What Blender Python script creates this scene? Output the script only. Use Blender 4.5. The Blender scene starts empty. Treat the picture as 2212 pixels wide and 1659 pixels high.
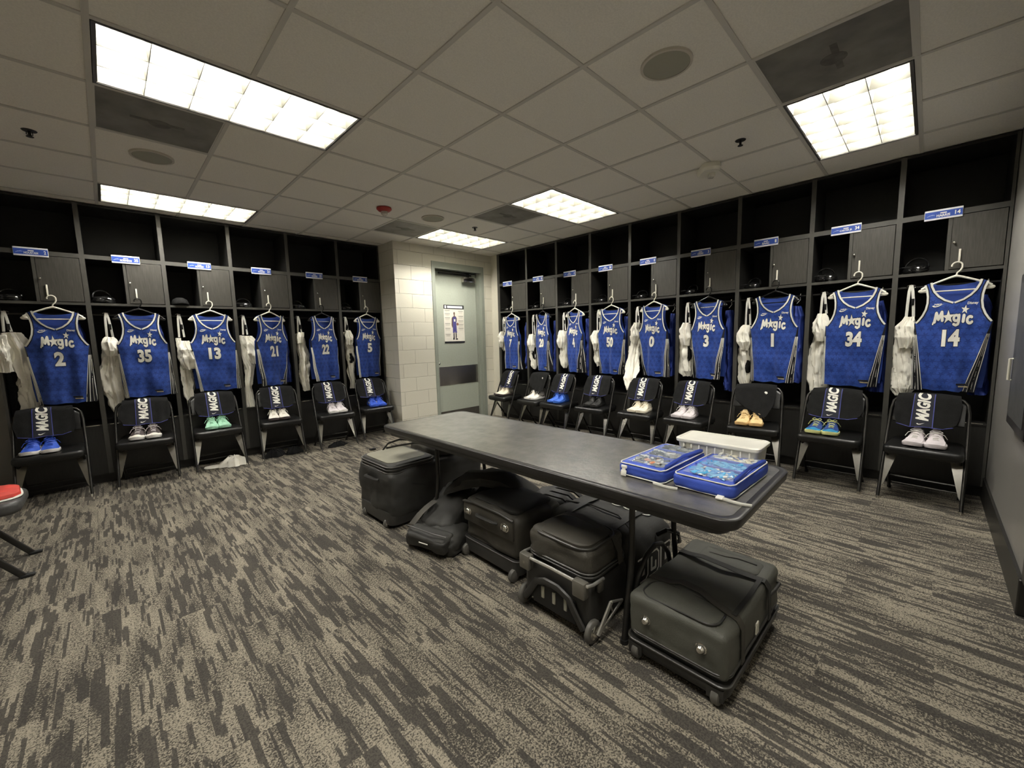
import bpy, bmesh, math, random
from mathutils import Vector, Matrix, noise
random.seed(7)
SC = bpy.context.scene
COL = SC.collection
PI = math.pi
R = math.radians

# ---------------------------------------------------------------- camera
CX, CY, CZ = -0.0733, -2.5669, 1.36
YAW, PITCH, ROLL = 0.77725, -0.11231, -0.02566
_f = Vector((math.sin(YAW)*math.cos(PITCH), math.cos(YAW)*math.cos(PITCH), math.sin(PITCH)))
_r = Vector((math.cos(YAW), -math.sin(YAW), 0)); _u = _r.cross(_f)
_r2 = _r*math.cos(ROLL)+_u*math.sin(ROLL); _u2 = -_r*math.sin(ROLL)+_u*math.cos(ROLL)
cd = bpy.data.cameras.new('camera'); cam = bpy.data.objects.new('camera', cd); COL.objects.link(cam)
cd.sensor_fit = 'HORIZONTAL'; cd.sensor_width = 36.0; cd.lens = 884.07*36.0/2212.0
cd.clip_start = 0.02; cd.clip_end = 60
cam.matrix_world = Matrix(((_r2.x, _u2.x, -_f.x, CX), (_r2.y, _u2.y, -_f.y, CY), (_r2.z, _u2.z, -_f.z, CZ), (0, 0, 0, 1)))
SC.camera = cam
# ---------------------------------------------------------------- world, exposure (the room is lit by its troffers)
w = bpy.data.worlds.new('world'); SC.world = w; w.use_nodes = True
w.node_tree.nodes['Background'].inputs[0].default_value = (0.8, 0.78, 0.7, 1)
w.node_tree.nodes['Background'].inputs[1].default_value = 0.02
TUBE_STRENGTH = 180.0
TUBE_COLOR = (1.0, 0.968, 0.89)
vs = SC.view_settings
vs.view_transform = 'Standard'; vs.look = 'None'; vs.gamma = 1.0; vs.exposure = 0.0; vs.use_curve_mapping = False

# ---------------------------------------------------------------- materials
def mat(name, c, rough=0.6, metal=0.0, spec=0.5, noise_s=0, noise_a=0.0, bump=0.0, bump_s=200, emit=None, es=0, sheen=0, alpha=None, trans=0, stretch=None, coat=0):
    m = bpy.data.materials.new(name); m.use_nodes = True
    nt = m.node_tree; b = nt.nodes['Principled BSDF']
    b.inputs['Base Color'].default_value = (*c, 1); b.inputs['Roughness'].default_value = rough
    b.inputs['Metallic'].default_value = metal; b.inputs['Specular IOR Level'].default_value = spec
    if sheen: b.inputs['Sheen Weight'].default_value = sheen
    if coat: b.inputs['Coat Weight'].default_value = coat; b.inputs['Coat Roughness'].default_value = .27
    if alpha is not None: b.inputs['Alpha'].default_value = alpha
    if trans: b.inputs['Transmission Weight'].default_value = trans
    if emit: b.inputs['Emission Color'].default_value = (*emit, 1); b.inputs['Emission Strength'].default_value = es
    tc = nt.nodes.new('ShaderNodeTexCoord')
    src = tc.outputs['Object']
    if stretch:
        mp = nt.nodes.new('ShaderNodeMapping'); mp.inputs['Scale'].default_value = stretch
        nt.links.new(src, mp.inputs[0]); src = mp.outputs[0]
    if noise_a:
        n = nt.nodes.new('ShaderNodeTexNoise'); n.inputs['Scale'].default_value = noise_s; n.inputs['Detail'].default_value = 4
        nt.links.new(src, n.inputs['Vector'])
        rp = nt.nodes.new('ShaderNodeValToRGB')
        rp.color_ramp.elements[0].position = .3; rp.color_ramp.elements[1].position = .7
        rp.color_ramp.elements[0].color = (*[max(0, v*(1-noise_a)) for v in c], 1)
        rp.color_ramp.elements[1].color = (*[min(1, v*(1+noise_a)) for v in c], 1)
        nt.links.new(n.outputs[0], rp.inputs[0]); nt.links.new(rp.outputs[0], b.inputs['Base Color'])
    if bump:
        n2 = nt.nodes.new('ShaderNodeTexNoise'); n2.inputs['Scale'].default_value = bump_s; n2.inputs['Detail'].default_value = 3
        nt.links.new(src, n2.inputs['Vector'])
        bp = nt.nodes.new('ShaderNodeBump'); bp.inputs['Strength'].default_value = bump; bp.inputs['Distance'].default_value = 0.004
        nt.links.new(n2.outputs[0], bp.inputs['Height']); nt.links.new(bp.outputs[0], b.inputs['Normal'])
    return m

def nmath(nt, op, a, b=None, c=None):
    n = nt.nodes.new('ShaderNodeMath'); n.operation = op
    for i, v in enumerate((a, b, c)):
        if v is None: continue
        if isinstance(v, (int, float)): n.inputs[i].default_value = v
        else: nt.links.new(v, n.inputs[i])
    return n.outputs[0]

def carpet_mat():
    m = bpy.data.materials.new('carpet'); m.use_nodes = True
    nt = m.node_tree; L = nt.links; b = nt.nodes['Principled BSDF']
    b.inputs['Roughness'].default_value = 0.95; b.inputs['Specular IOR Level'].default_value = 0.1
    tc = nt.nodes.new('ShaderNodeTexCoord'); sp = nt.nodes.new('ShaderNodeSeparateXYZ'); L.new(tc.outputs['Object'], sp.inputs[0])
    X, Y = sp.outputs[0], sp.outputs[1]
    tx = nmath(nt, 'FLOOR', nmath(nt, 'DIVIDE', X, 0.25))
    ty = nmath(nt, 'FLOOR', nmath(nt, 'DIVIDE', nmath(nt, 'ADD', Y, nmath(nt, 'MULTIPLY', tx, 0.333)), 1.0))
    cw = nt.nodes.new('ShaderNodeCombineXYZ'); L.new(tx, cw.inputs[0]); L.new(ty, cw.inputs[1])
    wn = nt.nodes.new('ShaderNodeTexWhiteNoise'); L.new(cw.outputs[0], wn.inputs[0])
    off = nmath(nt, 'MULTIPLY', wn.outputs[0], 9.0)
    # wobble gives the streaks ragged ends
    wob = nt.nodes.new('ShaderNodeTexNoise'); wob.inputs['Scale'].default_value = 90; wob.inputs['Detail'].default_value = 2
    L.new(tc.outputs['Object'], wob.inputs['Vector'])
    wv = nmath(nt, 'MULTIPLY', nmath(nt, 'SUBTRACT', wob.outputs[0], 0.5), 0.035)
    def streak(sx, sy, seed, detail=1.5, q=.016):
        c = nt.nodes.new('ShaderNodeCombineXYZ')
        xq = nmath(nt, 'FLOOR', nmath(nt, 'DIVIDE', nmath(nt, 'ADD', X, nmath(nt, 'MULTIPLY', wv, .12)), q))
        L.new(nmath(nt, 'MULTIPLY', xq, sx*q), c.inputs[0])
        L.new(nmath(nt, 'MULTIPLY', nmath(nt, 'ADD', Y, nmath(nt, 'ADD', off, wv)), sy), c.inputs[1])
        c.inputs[2].default_value = seed
        n = nt.nodes.new('ShaderNodeTexNoise'); n.inputs['Scale'].default_value = 1.0; n.inputs['Detail'].default_value = detail
        L.new(c.outputs[0], n.inputs['Vector']); return n.outputs[0]
    s1 = streak(34, 3.3, 1.3, 1.0, .0115); s2 = streak(60, 4.5, 7.7, 0.0, .0085); s3 = streak(15, 2.6, 4.4, 1.5, .012)
    fine = nt.nodes.new('ShaderNodeTexNoise'); fine.inputs['Scale'].default_value = 150; fine.inputs['Detail'].default_value = 2
    fine.inputs['Roughness'].default_value = .7
    L.new(tc.outputs['Object'], fine.inputs['Vector'])
    fine2 = nt.nodes.new('ShaderNodeTexNoise'); fine2.inputs['Scale'].default_value = 75; fine2.inputs['Detail'].default_value = 3
    L.new(tc.outputs['Object'], fine2.inputs['Vector'])
    # mottled value (light pile with dark flecks), flecks denser where s3 is low
    mott = nmath(nt, 'ADD', nmath(nt, 'MULTIPLY', nmath(nt, 'SUBTRACT', fine2.outputs[0], .5), 3.0), nmath(nt, 'MULTIPLY', nmath(nt, 'SUBTRACT', s3, .46), 3.6))
    mott = nmath(nt, 'ADD', mott, nmath(nt, 'MULTIPLY', nmath(nt, 'SUBTRACT', fine.outputs[0], .5), 7.5))
    lv = nt.nodes.new('ShaderNodeMapRange'); lv.inputs[1].default_value = -.9; lv.inputs[2].default_value = .9; L.new(mott, lv.inputs[0])
    cr = nt.nodes.new('ShaderNodeValToRGB'); e = cr.color_ramp.elements
    e[0].position = 0; e[0].color = (.046, .042, .037, 1); e[1].position = 1; e[1].color = (.285, .255, .20, 1)
    e2 = e.new(.5); e2.color = (.135, .121, .098, 1)
    L.new(lv.outputs[0], cr.inputs[0])
    # solid dark bars
    mk = nt.nodes.new('ShaderNodeMapRange'); mk.inputs[1].default_value = .56; mk.inputs[2].default_value = .575; L.new(s1, mk.inputs[0])
    mk2 = nt.nodes.new('ShaderNodeMapRange'); mk2.inputs[1].default_value = .655; mk2.inputs[2].default_value = .67; L.new(s2, mk2.inputs[0])
    mx = nmath(nt, 'MAXIMUM', mk.outputs[0], mk2.outputs[0])
    mixd = nt.nodes.new('ShaderNodeMix'); mixd.data_type = 'RGBA'
    L.new(nmath(nt, 'MULTIPLY', mx, .86), mixd.inputs[0]); L.new(cr.outputs[0], mixd.inputs[6]); mixd.inputs[7].default_value = (.048, .044, .040, 1)
    L.new(mixd.outputs[2], b.inputs['Base Color'])
    bp = nt.nodes.new('ShaderNodeBump'); bp.inputs['Strength'].default_value = .5; bp.inputs['Distance'].default_value = .004
    L.new(fine.outputs[0], bp.inputs['Height']); L.new(bp.outputs[0], b.inputs['Normal'])
    return m

def block_mat(name, c, line):
    m = bpy.data.materials.new(name); m.use_nodes = True
    nt = m.node_tree; L = nt.links; b = nt.nodes['Principled BSDF']; b.inputs['Roughness'].default_value = .45
    tc = nt.nodes.new('ShaderNodeTexCoord'); sp = nt.nodes.new('ShaderNodeSeparateXYZ'); L.new(tc.outputs['Object'], sp.inputs[0])
    cb = nt.nodes.new('ShaderNodeCombineXYZ'); L.new(nmath(nt, 'SUBTRACT', sp.outputs[0], sp.outputs[1]), cb.inputs[0]); L.new(sp.outputs[2], cb.inputs[1])
    br = nt.nodes.new('ShaderNodeTexBrick'); L.new(cb.outputs[0], br.inputs['Vector'])
    br.inputs['Scale'].default_value = 1; br.inputs['Brick Width'].default_value = .406; br.inputs['Row Height'].default_value = .203
    br.inputs['Mortar Size'].default_value = .0045; br.inputs['Mortar Smooth'].default_value = .6
    br.inputs['Color1'].default_value = (*c, 1); br.inputs['Color2'].default_value = (*[v*.97 for v in c], 1); br.inputs['Mortar'].default_value = (*line, 1)
    L.new(br.outputs['Color'], b.inputs['Base Color'])
    bp = nt.nodes.new('ShaderNodeBump'); bp.inputs['Strength'].default_value = .9; bp.inputs['Distance'].default_value = .006; bp.invert = True
    L.new(br.outputs['Fac'], bp.inputs['Height'])
    n = nt.nodes.new('ShaderNodeTexNoise'); n.inputs['Scale'].default_value = 120; L.new(tc.outputs['Object'], n.inputs['Vector'])
    bp2 = nt.nodes.new('ShaderNodeBump'); bp2.inputs['Strength'].default_value = .15; bp2.inputs['Distance'].default_value = .004
    L.new(n.outputs[0], bp2.inputs['Height']); L.new(bp.outputs[0], bp2.inputs['Normal']); L.new(bp2.outputs[0], b.inputs['Normal'])
    return m

def jersey_mat(name, c1, c2):
    # royal blue knit with tonal darker star-like blotches in rows
    m = bpy.data.materials.new(name); m.use_nodes = True
    nt = m.node_tree; L = nt.links; b = nt.nodes['Principled BSDF']; b.inputs['Roughness'].default_value = .5; b.inputs['Sheen Weight'].default_value = .15
    b.inputs['Specular IOR Level'].default_value = .3
    tc = nt.nodes.new('ShaderNodeTexCoord'); sp = nt.nodes.new('ShaderNodeSeparateXYZ'); L.new(tc.outputs['Object'], sp.inputs[0])
    cb = nt.nodes.new('ShaderNodeCombineXYZ'); L.new(sp.outputs[0], cb.inputs[0]); L.new(sp.outputs[2], cb.inputs[1])
    def layer(cell, ox, oz, rot, size):
        # rows of five-pointed stars, every other row shifted by half a cell
        zz = nmath(nt, 'ADD', nmath(nt, 'DIVIDE', sp.outputs[2], cell), oz)
        row = nmath(nt, 'FLOOR', zz)
        xx = nmath(nt, 'ADD', nmath(nt, 'ADD', nmath(nt, 'DIVIDE', sp.outputs[0], cell), ox), nmath(nt, 'MULTIPLY', row, .5))
        fx = nmath(nt, 'SUBTRACT', nmath(nt, 'SUBTRACT', xx, nmath(nt, 'FLOOR', xx)), .5)
        fz = nmath(nt, 'SUBTRACT', nmath(nt, 'SUBTRACT', zz, row), .5)
        ang = nmath(nt, 'ADD', nmath(nt, 'ARCTAN2', fz, fx), rot)
        rad = nmath(nt, 'SQRT', nmath(nt, 'ADD', nmath(nt, 'MULTIPLY', fx, fx), nmath(nt, 'MULTIPLY', fz, fz)))
        t = nmath(nt, 'ABSOLUTE', nmath(nt, 'SUBTRACT', nmath(nt, 'FRACT', nmath(nt, 'DIVIDE', nmath(nt, 'ADD', ang, 12.566), 1.2566)), .5))   # 0.5 at a tip
        lim = nmath(nt, 'DIVIDE', size*.50, nmath(nt, 'SUBTRACT', 1.45, nmath(nt, 'MULTIPLY', t, 1.85)))
        m_ = nt.nodes.new('ShaderNodeMapRange'); m_.inputs[1].default_value = -.03; m_.inputs[2].default_value = .03
        L.new(nmath(nt, 'SUBTRACT', lim, rad), m_.inputs[0]); return m_.outputs[0]
    n = nt.nodes.new('ShaderNodeTexNoise'); n.inputs['Scale'].default_value = 14; L.new(cb.outputs[0], n.inputs['Vector'])
    f = nmath(nt, 'MAXIMUM', layer(.052, .2, .1, .314, .50), nmath(nt, 'MULTIPLY', layer(.071, .6, .45, 1.0, .55), .6))
    mr = nt.nodes.new('ShaderNodeMapRange'); mr.inputs[1].default_value = .0; mr.inputs[2].default_value = 1.25
    L.new(nmath(nt, 'MULTIPLY', f, nmath(nt, 'ADD', n.outputs[0], .55)), mr.inputs[0])
    mx = nt.nodes.new('ShaderNodeMix'); mx.data_type = 'RGBA'; L.new(mr.outputs[0], mx.inputs[0])
    mx.inputs[6].default_value = (*c1, 1); mx.inputs[7].default_value = (*c2, 1); L.new(mx.outputs[2], b.inputs['Base Color'])
    return m

M = {}
M['carpet'] = carpet_mat()
M['tile'] = mat('ceiling_tile', (.86, .825, .75), .9, bump=.35, bump_s=260, spec=.15, noise_s=120, noise_a=.05)
M['tee'] = mat('ceiling_tee', (.60, .575, .52), .6)
M['vent'] = mat('vent_grille', (.20, .19, .165), .6, noise_s=5, noise_a=.3, bump=.3, bump_s=300)
M['speaker'] = mat('speaker_grille', (.36, .35, .28), .7, bump=.3, bump_s=400)
M['speaker_ring'] = mat('speaker_ring', (.58, .54, .46), .5)
M['block'] = block_mat('painted_block', (.66, .63, .53), (.52, .49, .41))
M['block_dark'] = M['block']
M['graywall'] = mat('grey_wall_paint', (.30, .29, .27), .28, bump=.1, bump_s=150, noise_s=3, noise_a=.05)
M['rear_wall'] = mat('rear_wall_paint', (.72, .69, .62), .6, noise_s=2, noise_a=.03)
M['base'] = mat('vinyl_base', (.018, .017, .015), .4, noise_s=8, noise_a=.2)
M['doorpaint'] = mat('door_paint', (.36, .385, .32), .38, noise_s=40, noise_a=.03)
M['framepaint'] = mat('door_frame_paint', (.27, .29, .245), .35, noise_s=40, noise_a=.03)
M['steel'] = mat('brushed_steel', (.38, .36, .34), .32, 1.0, noise_s=30, noise_a=.1, stretch=(30, 30, 1))
M['kick'] = mat('dark_kick_plate', (.06, .055, .045), .4, noise_s=9, noise_a=.2)
M['locker'] = mat('locker_laminate_shaded', (.016, .0155, .014), .42, noise_s=9, noise_a=.22, stretch=(14, 14, 1.2), spec=.5)  # carcass laminate, darkened so its colour holds the shade inside the bays
M['locker_edge_lit'] = mat('locker_edge_lit', (.060, .058, .051), .45, noise_s=12, noise_a=.12)  # same laminate, lighter tone painted in for the lit front edges
M['locker_in_shaded'] = mat('locker_inside_shaded', (.008, .0078, .0072), .6, noise_s=9, noise_a=.2)  # bay shade put into the colour of the back panel
M['locker_door'] = mat('locker_door', (.055, .052, .045), .42, noise_s=9, noise_a=.22, stretch=(16, 16, 1.2))
M['chrome'] = mat('chrome', (.75, .73, .68), .18, 1.0, noise_s=20, noise_a=.03)
M['dark_metal'] = mat('dark_metal', (.045, .043, .04), .35, .6, noise_s=20, noise_a=.1)
M['white_plastic'] = mat('white_plastic', (.82, .79, .68), .35, noise_s=20, noise_a=.02)
M['gloss_black'] = mat('gloss_black', (.010, .010, .010), .12, noise_s=20, noise_a=.1, spec=.9)
M['black_plastic'] = mat('black_plastic', (.012, .012, .012), .25, noise_s=20, noise_a=.1)
M['plate_white'] = mat('plate_white', (.80, .80, .82), .35, noise_s=20, noise_a=.02)
M['plate_blue'] = mat('plate_blue', (.035, .085, .40), .35, noise_s=20, noise_a=.04)
M['ink_white'] = mat('white_print', (.86, .84, .76), .5, noise_s=60, noise_a=.03)
M['ink_soft'] = mat('pale_print', (.45, .52, .80), .5, noise_s=60, noise_a=.03)
M['ink_black'] = mat('black_print', (.012, .012, .016), .5, noise_s=60, noise_a=.1)
M['gold'] = mat('gold_tag', (.55, .47, .30), .4, .3, noise_s=60, noise_a=.1)
M['jblue'] = jersey_mat('jersey_blue', (.024, .068, .32), (.011, .034, .19))
M['jblue_in'] = mat('jersey_blue_inside', (.024, .065, .33), .65, noise_s=30, noise_a=.1)
M['jblue_back'] = mat('hanging_blue_cloth', (.020, .045, .26), .7, noise_s=12, noise_a=.2)
M['jblack'] = mat('jersey_black', (.010, .010, .014), .55, noise_s=60, noise_a=.2)
M['trim'] = mat('white_trim', (.78, .77, .70), .6, noise_s=90, noise_a=.05)
M['white_cloth'] = mat('white_cloth', (.92, .89, .79), .85, bump=.5, bump_s=45, noise_s=12, noise_a=.06)
M['black_cloth'] = mat('black_cloth', (.0085, .0085, .0085), .85, spec=.2, bump=.3, bump_s=120, noise_s=20, noise_a=.25)
M['navy_cloth'] = mat('navy_cloth', (.006, .007, .018), .75, noise_s=20, noise_a=.2)
M['piping'] = mat('blue_piping', (.045, .055, .28), .6, noise_s=50, noise_a=.1)
M['vinyl'] = mat('chair_vinyl', (.007, .007, .0068), .34, bump=.12, bump_s=180, noise_s=15, noise_a=.2)
M['chair_metal'] = mat('chair_tube', (.055, .053, .05), .28, .9, noise_s=20, noise_a=.1)
M['gusset'] = mat('chair_gusset', (.30, .29, .265), .22, 1.0, noise_s=14, noise_a=.1)
M['table_top'] = mat('table_top', (.085, .080, .067), .34, noise_s=14, noise_a=.5, bump=.4, bump_s=38, spec=1.0, coat=.6)
M['table_edge'] = mat('table_edge', (.022, .021, .020), .38, noise_s=15, noise_a=.2)
M['rail'] = mat('bag_rail', (.75, .73, .68), .38, .85, noise_s=20, noise_a=.05)
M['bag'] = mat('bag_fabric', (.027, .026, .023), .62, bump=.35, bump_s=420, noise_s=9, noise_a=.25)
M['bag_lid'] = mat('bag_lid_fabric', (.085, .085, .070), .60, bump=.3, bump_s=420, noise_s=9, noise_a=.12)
M['bag_hard'] = mat('bag_shell', (.024, .023, .021), .42, bump=.1, bump_s=200, noise_s=12, noise_a=.2)
M['bag_brown'] = mat('bag_brown_fabric', (.050, .045, .035), .6, bump=.3, bump_s=420, noise_s=9, noise_a=.18)
M['strap'] = mat('bag_strap', (.020, .019, .017), .55, noise_s=60, noise_a=.2)
M['pipe_dark'] = mat('bag_piping', (.045, .043, .038), .4, noise_s=30, noise_a=.1)
M['rubber'] = mat('wheel_rubber', (.10, .095, .085), .5, noise_s=20, noise_a=.15)
M['rubber_b'] = mat('black_rubber', (.012, .012, .012), .6, noise_s=20, noise_a=.15)
M['org_blue'] = mat('organizer_blue', (.040, .085, .46), .6, bump=.2, bump_s=300, noise_s=12, noise_a=.12)
M['vinyl_clear'] = mat('clear_vinyl', (.75, .85, .95), .08, alpha=.22, noise_s=8, noise_a=.1, spec=.9, bump=.7, bump_s=14)
M['tub'] = mat('frosted_plastic', (.72, .70, .60), .4, noise_s=9, noise_a=.08, alpha=.86)
M['tub_lid'] = mat('tub_lid', (.80, .78, .70), .35, noise_s=9, noise_a=.07)
M['red'] = mat('red_cloth', (.55, .045, .03), .6, noise_s=14, noise_a=.25, bump=.3, bump_s=60)
M['grey_vinyl'] = mat('grey_vinyl', (.055, .055, .055), .45, noise_s=10, noise_a=.3, bump=.2, bump_s=40)
M['alarm_red'] = mat('alarm_red', (.36, .03, .02), .4, noise_s=20, noise_a=.05)
M['lens'] = mat('clear_lens', (.8, .78, .7), .12, alpha=.6, noise_s=20, noise_a=.05)
M['tube'] = mat('lamp_tube', (1, 1, 1), .4, emit=TUBE_COLOR, es=TUBE_STRENGTH, noise_s=2, noise_a=.001)
M['reflector'] = mat('lamp_reflector', (.115, .108, .085), .5, noise_s=3, noise_a=.02)
M['louver'] = mat('lamp_louver', (.10, .096, .078), .5, metal=.0, noise_s=3, noise_a=.02)
M['lampbody'] = mat('lamp_frame', (.10, .095, .085), .4, noise_s=10, noise_a=.05)

# ---------------------------------------------------------------- mesh helpers
class MB:
    def __init__(s): s.v = []; s.f = []
    def add(s, v, f, mtx=None):
        o = len(s.v)
        s.v += [tuple(mtx @ Vector(p)) if mtx else tuple(p) for p in v]
        s.f += [tuple(i+o for i in q) for q in f]
        return s
    def box(s, x0, x1, y0, y1, z0, z1, mtx=None):
        v = [(x0, y0, z0), (x1, y0, z0), (x1, y1, z0), (x0, y1, z0), (x0, y0, z1), (x1, y0, z1), (x1, y1, z1), (x0, y1, z1)]
        f = [(0, 3, 2, 1), (4, 5, 6, 7), (0, 1, 5, 4), (1, 2, 6, 5), (2, 3, 7, 6), (3, 0, 4, 7)]
        return s.add(v, f, mtx)
    def rbox(s, x0, x1, y0, y1, z0, z1, r=.01, seg=2, mtx=None):
        bm = bmesh.new(); bmesh.ops.create_cube(bm, size=1)
        bmesh.ops.transform(bm, matrix=Matrix.Translation(((x0+x1)/2, (y0+y1)/2, (z0+z1)/2)) @ Matrix.Diagonal((x1-x0, y1-y0, z1-z0, 1)), verts=bm.verts)
        bmesh.ops.bevel(bm, geom=bm.edges[:], offset=min(r, .49*min(x1-x0, y1-y0, z1-z0)), segments=seg, profile=.5, affect='EDGES')
        s.addbm(bm, mtx); bm.free(); return s
    def addbm(s, bm, mtx=None):
        bm.verts.index_update()
        return s.add([v.co[:] for v in bm.verts], [tuple(v.index for v in f.verts) for f in bm.faces], mtx)
    def loft(s, rings, caps=True, closed=False, mtx=None):
        n = len(rings[0]); v = [p for r in rings for p in r]; f = []
        m = len(rings)
        for i in range(m if closed else m-1):
            a = i*n; b = ((i+1) % m)*n
            for j in range(n):
                k = (j+1) % n
                f.append((a+j, a+k, b+k, b+j))
        if caps and not closed:
            f.append(tuple(reversed(range(n)))); f.append(tuple((m-1)*n+j for j in range(n)))
        return s.add(v, f, mtx)
    def tube(s, pts, r, n=8, closed=False, mtx=None, flat=None):
        P = [Vector(p) for p in pts]; rings = []; m = len(P)
        prev = None
        for i in range(m):
            if closed: t = P[(i+1) % m]-P[i-1]
            else: t = P[min(i+1, m-1)]-P[max(i-1, 0)]
            t = t.normalized() if t.length > 1e-9 else Vector((0, 0, 1))
            up = Vector((0, 0, 1)) if abs(t.z) < .9 else Vector((1, 0, 0))
            if prev is not None: up = prev
            a = (up - t*up.dot(t))
            a = a.normalized() if a.length > 1e-6 else t.orthogonal().normalized()
            b = t.cross(a); prev = a
            rr = r[i] if isinstance(r, (list, tuple)) else r
            ra, rb = (rr, rr) if not flat else (rr, rr*flat)
            rings.append([tuple(P[i]+a*(ra*math.cos(2*PI*k/n))+b*(rb*math.sin(2*PI*k/n))) for k in range(n)])
        return s.loft(rings, caps=not closed, closed=closed, mtx=mtx)
    def cyl(s, a, b, r, n=12, r2=None, mtx=None):
        return s.tube([a, b], [r, r if r2 is None else r2], n, mtx=mtx)
    def lathe(s, prof, n=20, mtx=None):
        rings = [[(r*math.cos(2*PI*k/n), r*math.sin(2*PI*k/n), z) for k in range(n)] for r, z in prof]
        return s.loft(rings, mtx=mtx)
    def prism(s, poly, axis, a, b, mtx=None):
        # extrude a 2-D polygon along one axis
        def P(u, v, w): return {'x': (w, u, v), 'y': (u, w, v), 'z': (u, v, w)}[axis]
        n = len(poly); v = [P(u, q, a) for u, q in poly]+[P(u, q, b) for u, q in poly]
        f = [tuple(range(n)), tuple(reversed(range(n, 2*n)))]+[(i, i+n, (i+1) % n+n, (i+1) % n) for i in range(n)]
        return s.add(v, f, mtx)
    def ball(s, c, rx, ry, rz, n=12, m=8, mtx=None):
        rings = []
        for i in range(1, m):
            t = PI*i/m
            rings.append([(c[0]+rx*math.sin(t)*math.cos(2*PI*k/n), c[1]+ry*math.sin(t)*math.sin(2*PI*k/n), c[2]-rz*math.cos(t)) for k in range(n)])
        return s.loft(rings, mtx=mtx)
    def mesh(s, name, m, smooth=True, fix=True):
        me = bpy.data.meshes.new(name); me.from_pydata(s.v, [], s.f)
        me.materials.append(M[m] if isinstance(m, str) else m)
        if fix:
            bm = bmesh.new(); bm.from_mesh(me); bmesh.ops.recalc_face_normals(bm, faces=bm.faces); bm.to_mesh(me); bm.free()
        if smooth:
            me.polygons.foreach_set('use_smooth', [True]*len(me.polygons))
            try: me.set_sharp_from_angle(angle=R(38))
            except Exception: pass
        me.update(); return me

def mkobj(name, me, parent=None, loc=None):
    o = bpy.data.objects.new(name, me); COL.objects.link(o)
    if parent: o.parent = parent
    if loc: o.location = loc
    return o
def tag(o, label, cat, group=None, kind=None):
    if label: o['label'] = label
    if cat: o['category'] = cat
    if group: o['group'] = group
    if kind: o['kind'] = kind
    return o
def struct(name, me, parent=None):
    o = mkobj(name, me, parent)
    if not parent: o['kind'] = 'structure'
    return o
def inst(name, parts, loc, rotz, label, cat, group=None, rot=None, scale=None):
    # a thing: an Empty at its base that parents its parts; parts = [(name, mesh, [subparts], label)]
    r = bpy.data.objects.new(name, None); COL.objects.link(r); r.empty_display_size = .05
    r.location = loc; r.rotation_euler = rot if rot else (0, 0, rotz)
    if scale: r.scale = scale
    tag(r, label, cat, group)
    for p in parts:
        o = mkobj(p[0], p[1], r)
        if len(p) > 3 and p[3]: o['label'] = p[3]
        if len(p) > 2 and p[2]:
            for q in p[2]: mkobj(q[0], q[1], o)
    return r
def single(name, me, loc, rotz, label, cat, group=None, rot=None):
    o = mkobj(name, me); o.location = loc; o.rotation_euler = rot if rot else (0, 0, rotz)
    return tag(o, label, cat, group)

def ring2(cx, cy, rx, ry, n, p=2.6):
    out = []
    for k in range(n):
        a = 2*PI*k/n; c, s_ = math.cos(a), math.sin(a)
        out.append((cx+rx*math.copysign(abs(c)**(2/p), c), cy+ry*math.copysign(abs(s_)**(2/p), s_)))
    return out

# 2-D art (outlines, strokes, type) cut on a grid and laid on any surface
def flat_bm(polys):
    bm = bmesh.new()
    for poly in polys:
        vs_ = [bm.verts.new((p[0], p[1], 0)) for p in poly]
        try: bm.faces.new(vs_)
        except Exception: pass
    bm.normal_update()
    bmesh.ops.triangulate(bm, faces=bm.faces[:], ngon_method='EAR_CLIP')
    return bm
def grid_cut(bm, gx, gy):
    xs = [v.co.x for v in bm.verts]; ys = [v.co.y for v in bm.verts]
    if not xs: return
    def cuts(lo, hi, g, no, ax):
        k = math.floor(lo/g)+1
        while k*g < hi-1e-6:
            co = Vector((0, 0, 0)); co[ax] = k*g
            bmesh.ops.bisect_plane(bm, geom=bm.verts[:]+bm.edges[:]+bm.faces[:], plane_co=co, plane_no=no, dist=1e-6)
            k += 1
    if gx: cuts(min(xs), max(xs), gx, Vector((1, 0, 0)), 0)
    if gy: cuts(min(ys), max(ys), gy, Vector((0, 1, 0)), 1)
def sheet(mb, bm, mapf, gx=.0125, gy=.02):
    grid_cut(bm, gx, gy)
    bm.verts.index_update()
    mb.add([mapf(v.co.x, v.co.y) for v in bm.verts], [tuple(v.index for v in f.verts) for f in bm.faces])
    bm.free()
def capsule(a, b, w):
    ax, ay = a; bx, by = b; ang = math.atan2(by-ay, bx-ax); r = w/2; out = []
    for k in range(7):
        t = ang-PI/2+PI*k/6; out.append((bx+r*math.cos(t), by+r*math.sin(t)))
    for k in range(7):
        t = ang+PI/2+PI*k/6; out.append((ax+r*math.cos(t), ay+r*math.sin(t)))
    return out
def stroke(pts, w): return [capsule(pts[i], pts[i+1], w) for i in range(len(pts)-1)]
def arcp(cx, cy, r, a0, a1, n=8, ry=None):
    ry = r if ry is None else ry
    return [(cx+r*math.cos(R(a0+(a1-a0)*k/n)), cy+ry*math.sin(R(a0+(a1-a0)*k/n))) for k in range(n+1)]
def starp(cx, cy, r, rot=90, inner=.42):
    return [(cx+(r if k % 2 == 0 else r*inner)*math.cos(R(rot+36*k)), cy+(r if k % 2 == 0 else r*inner)*math.sin(R(rot+36*k))) for k in range(10)]
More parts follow.
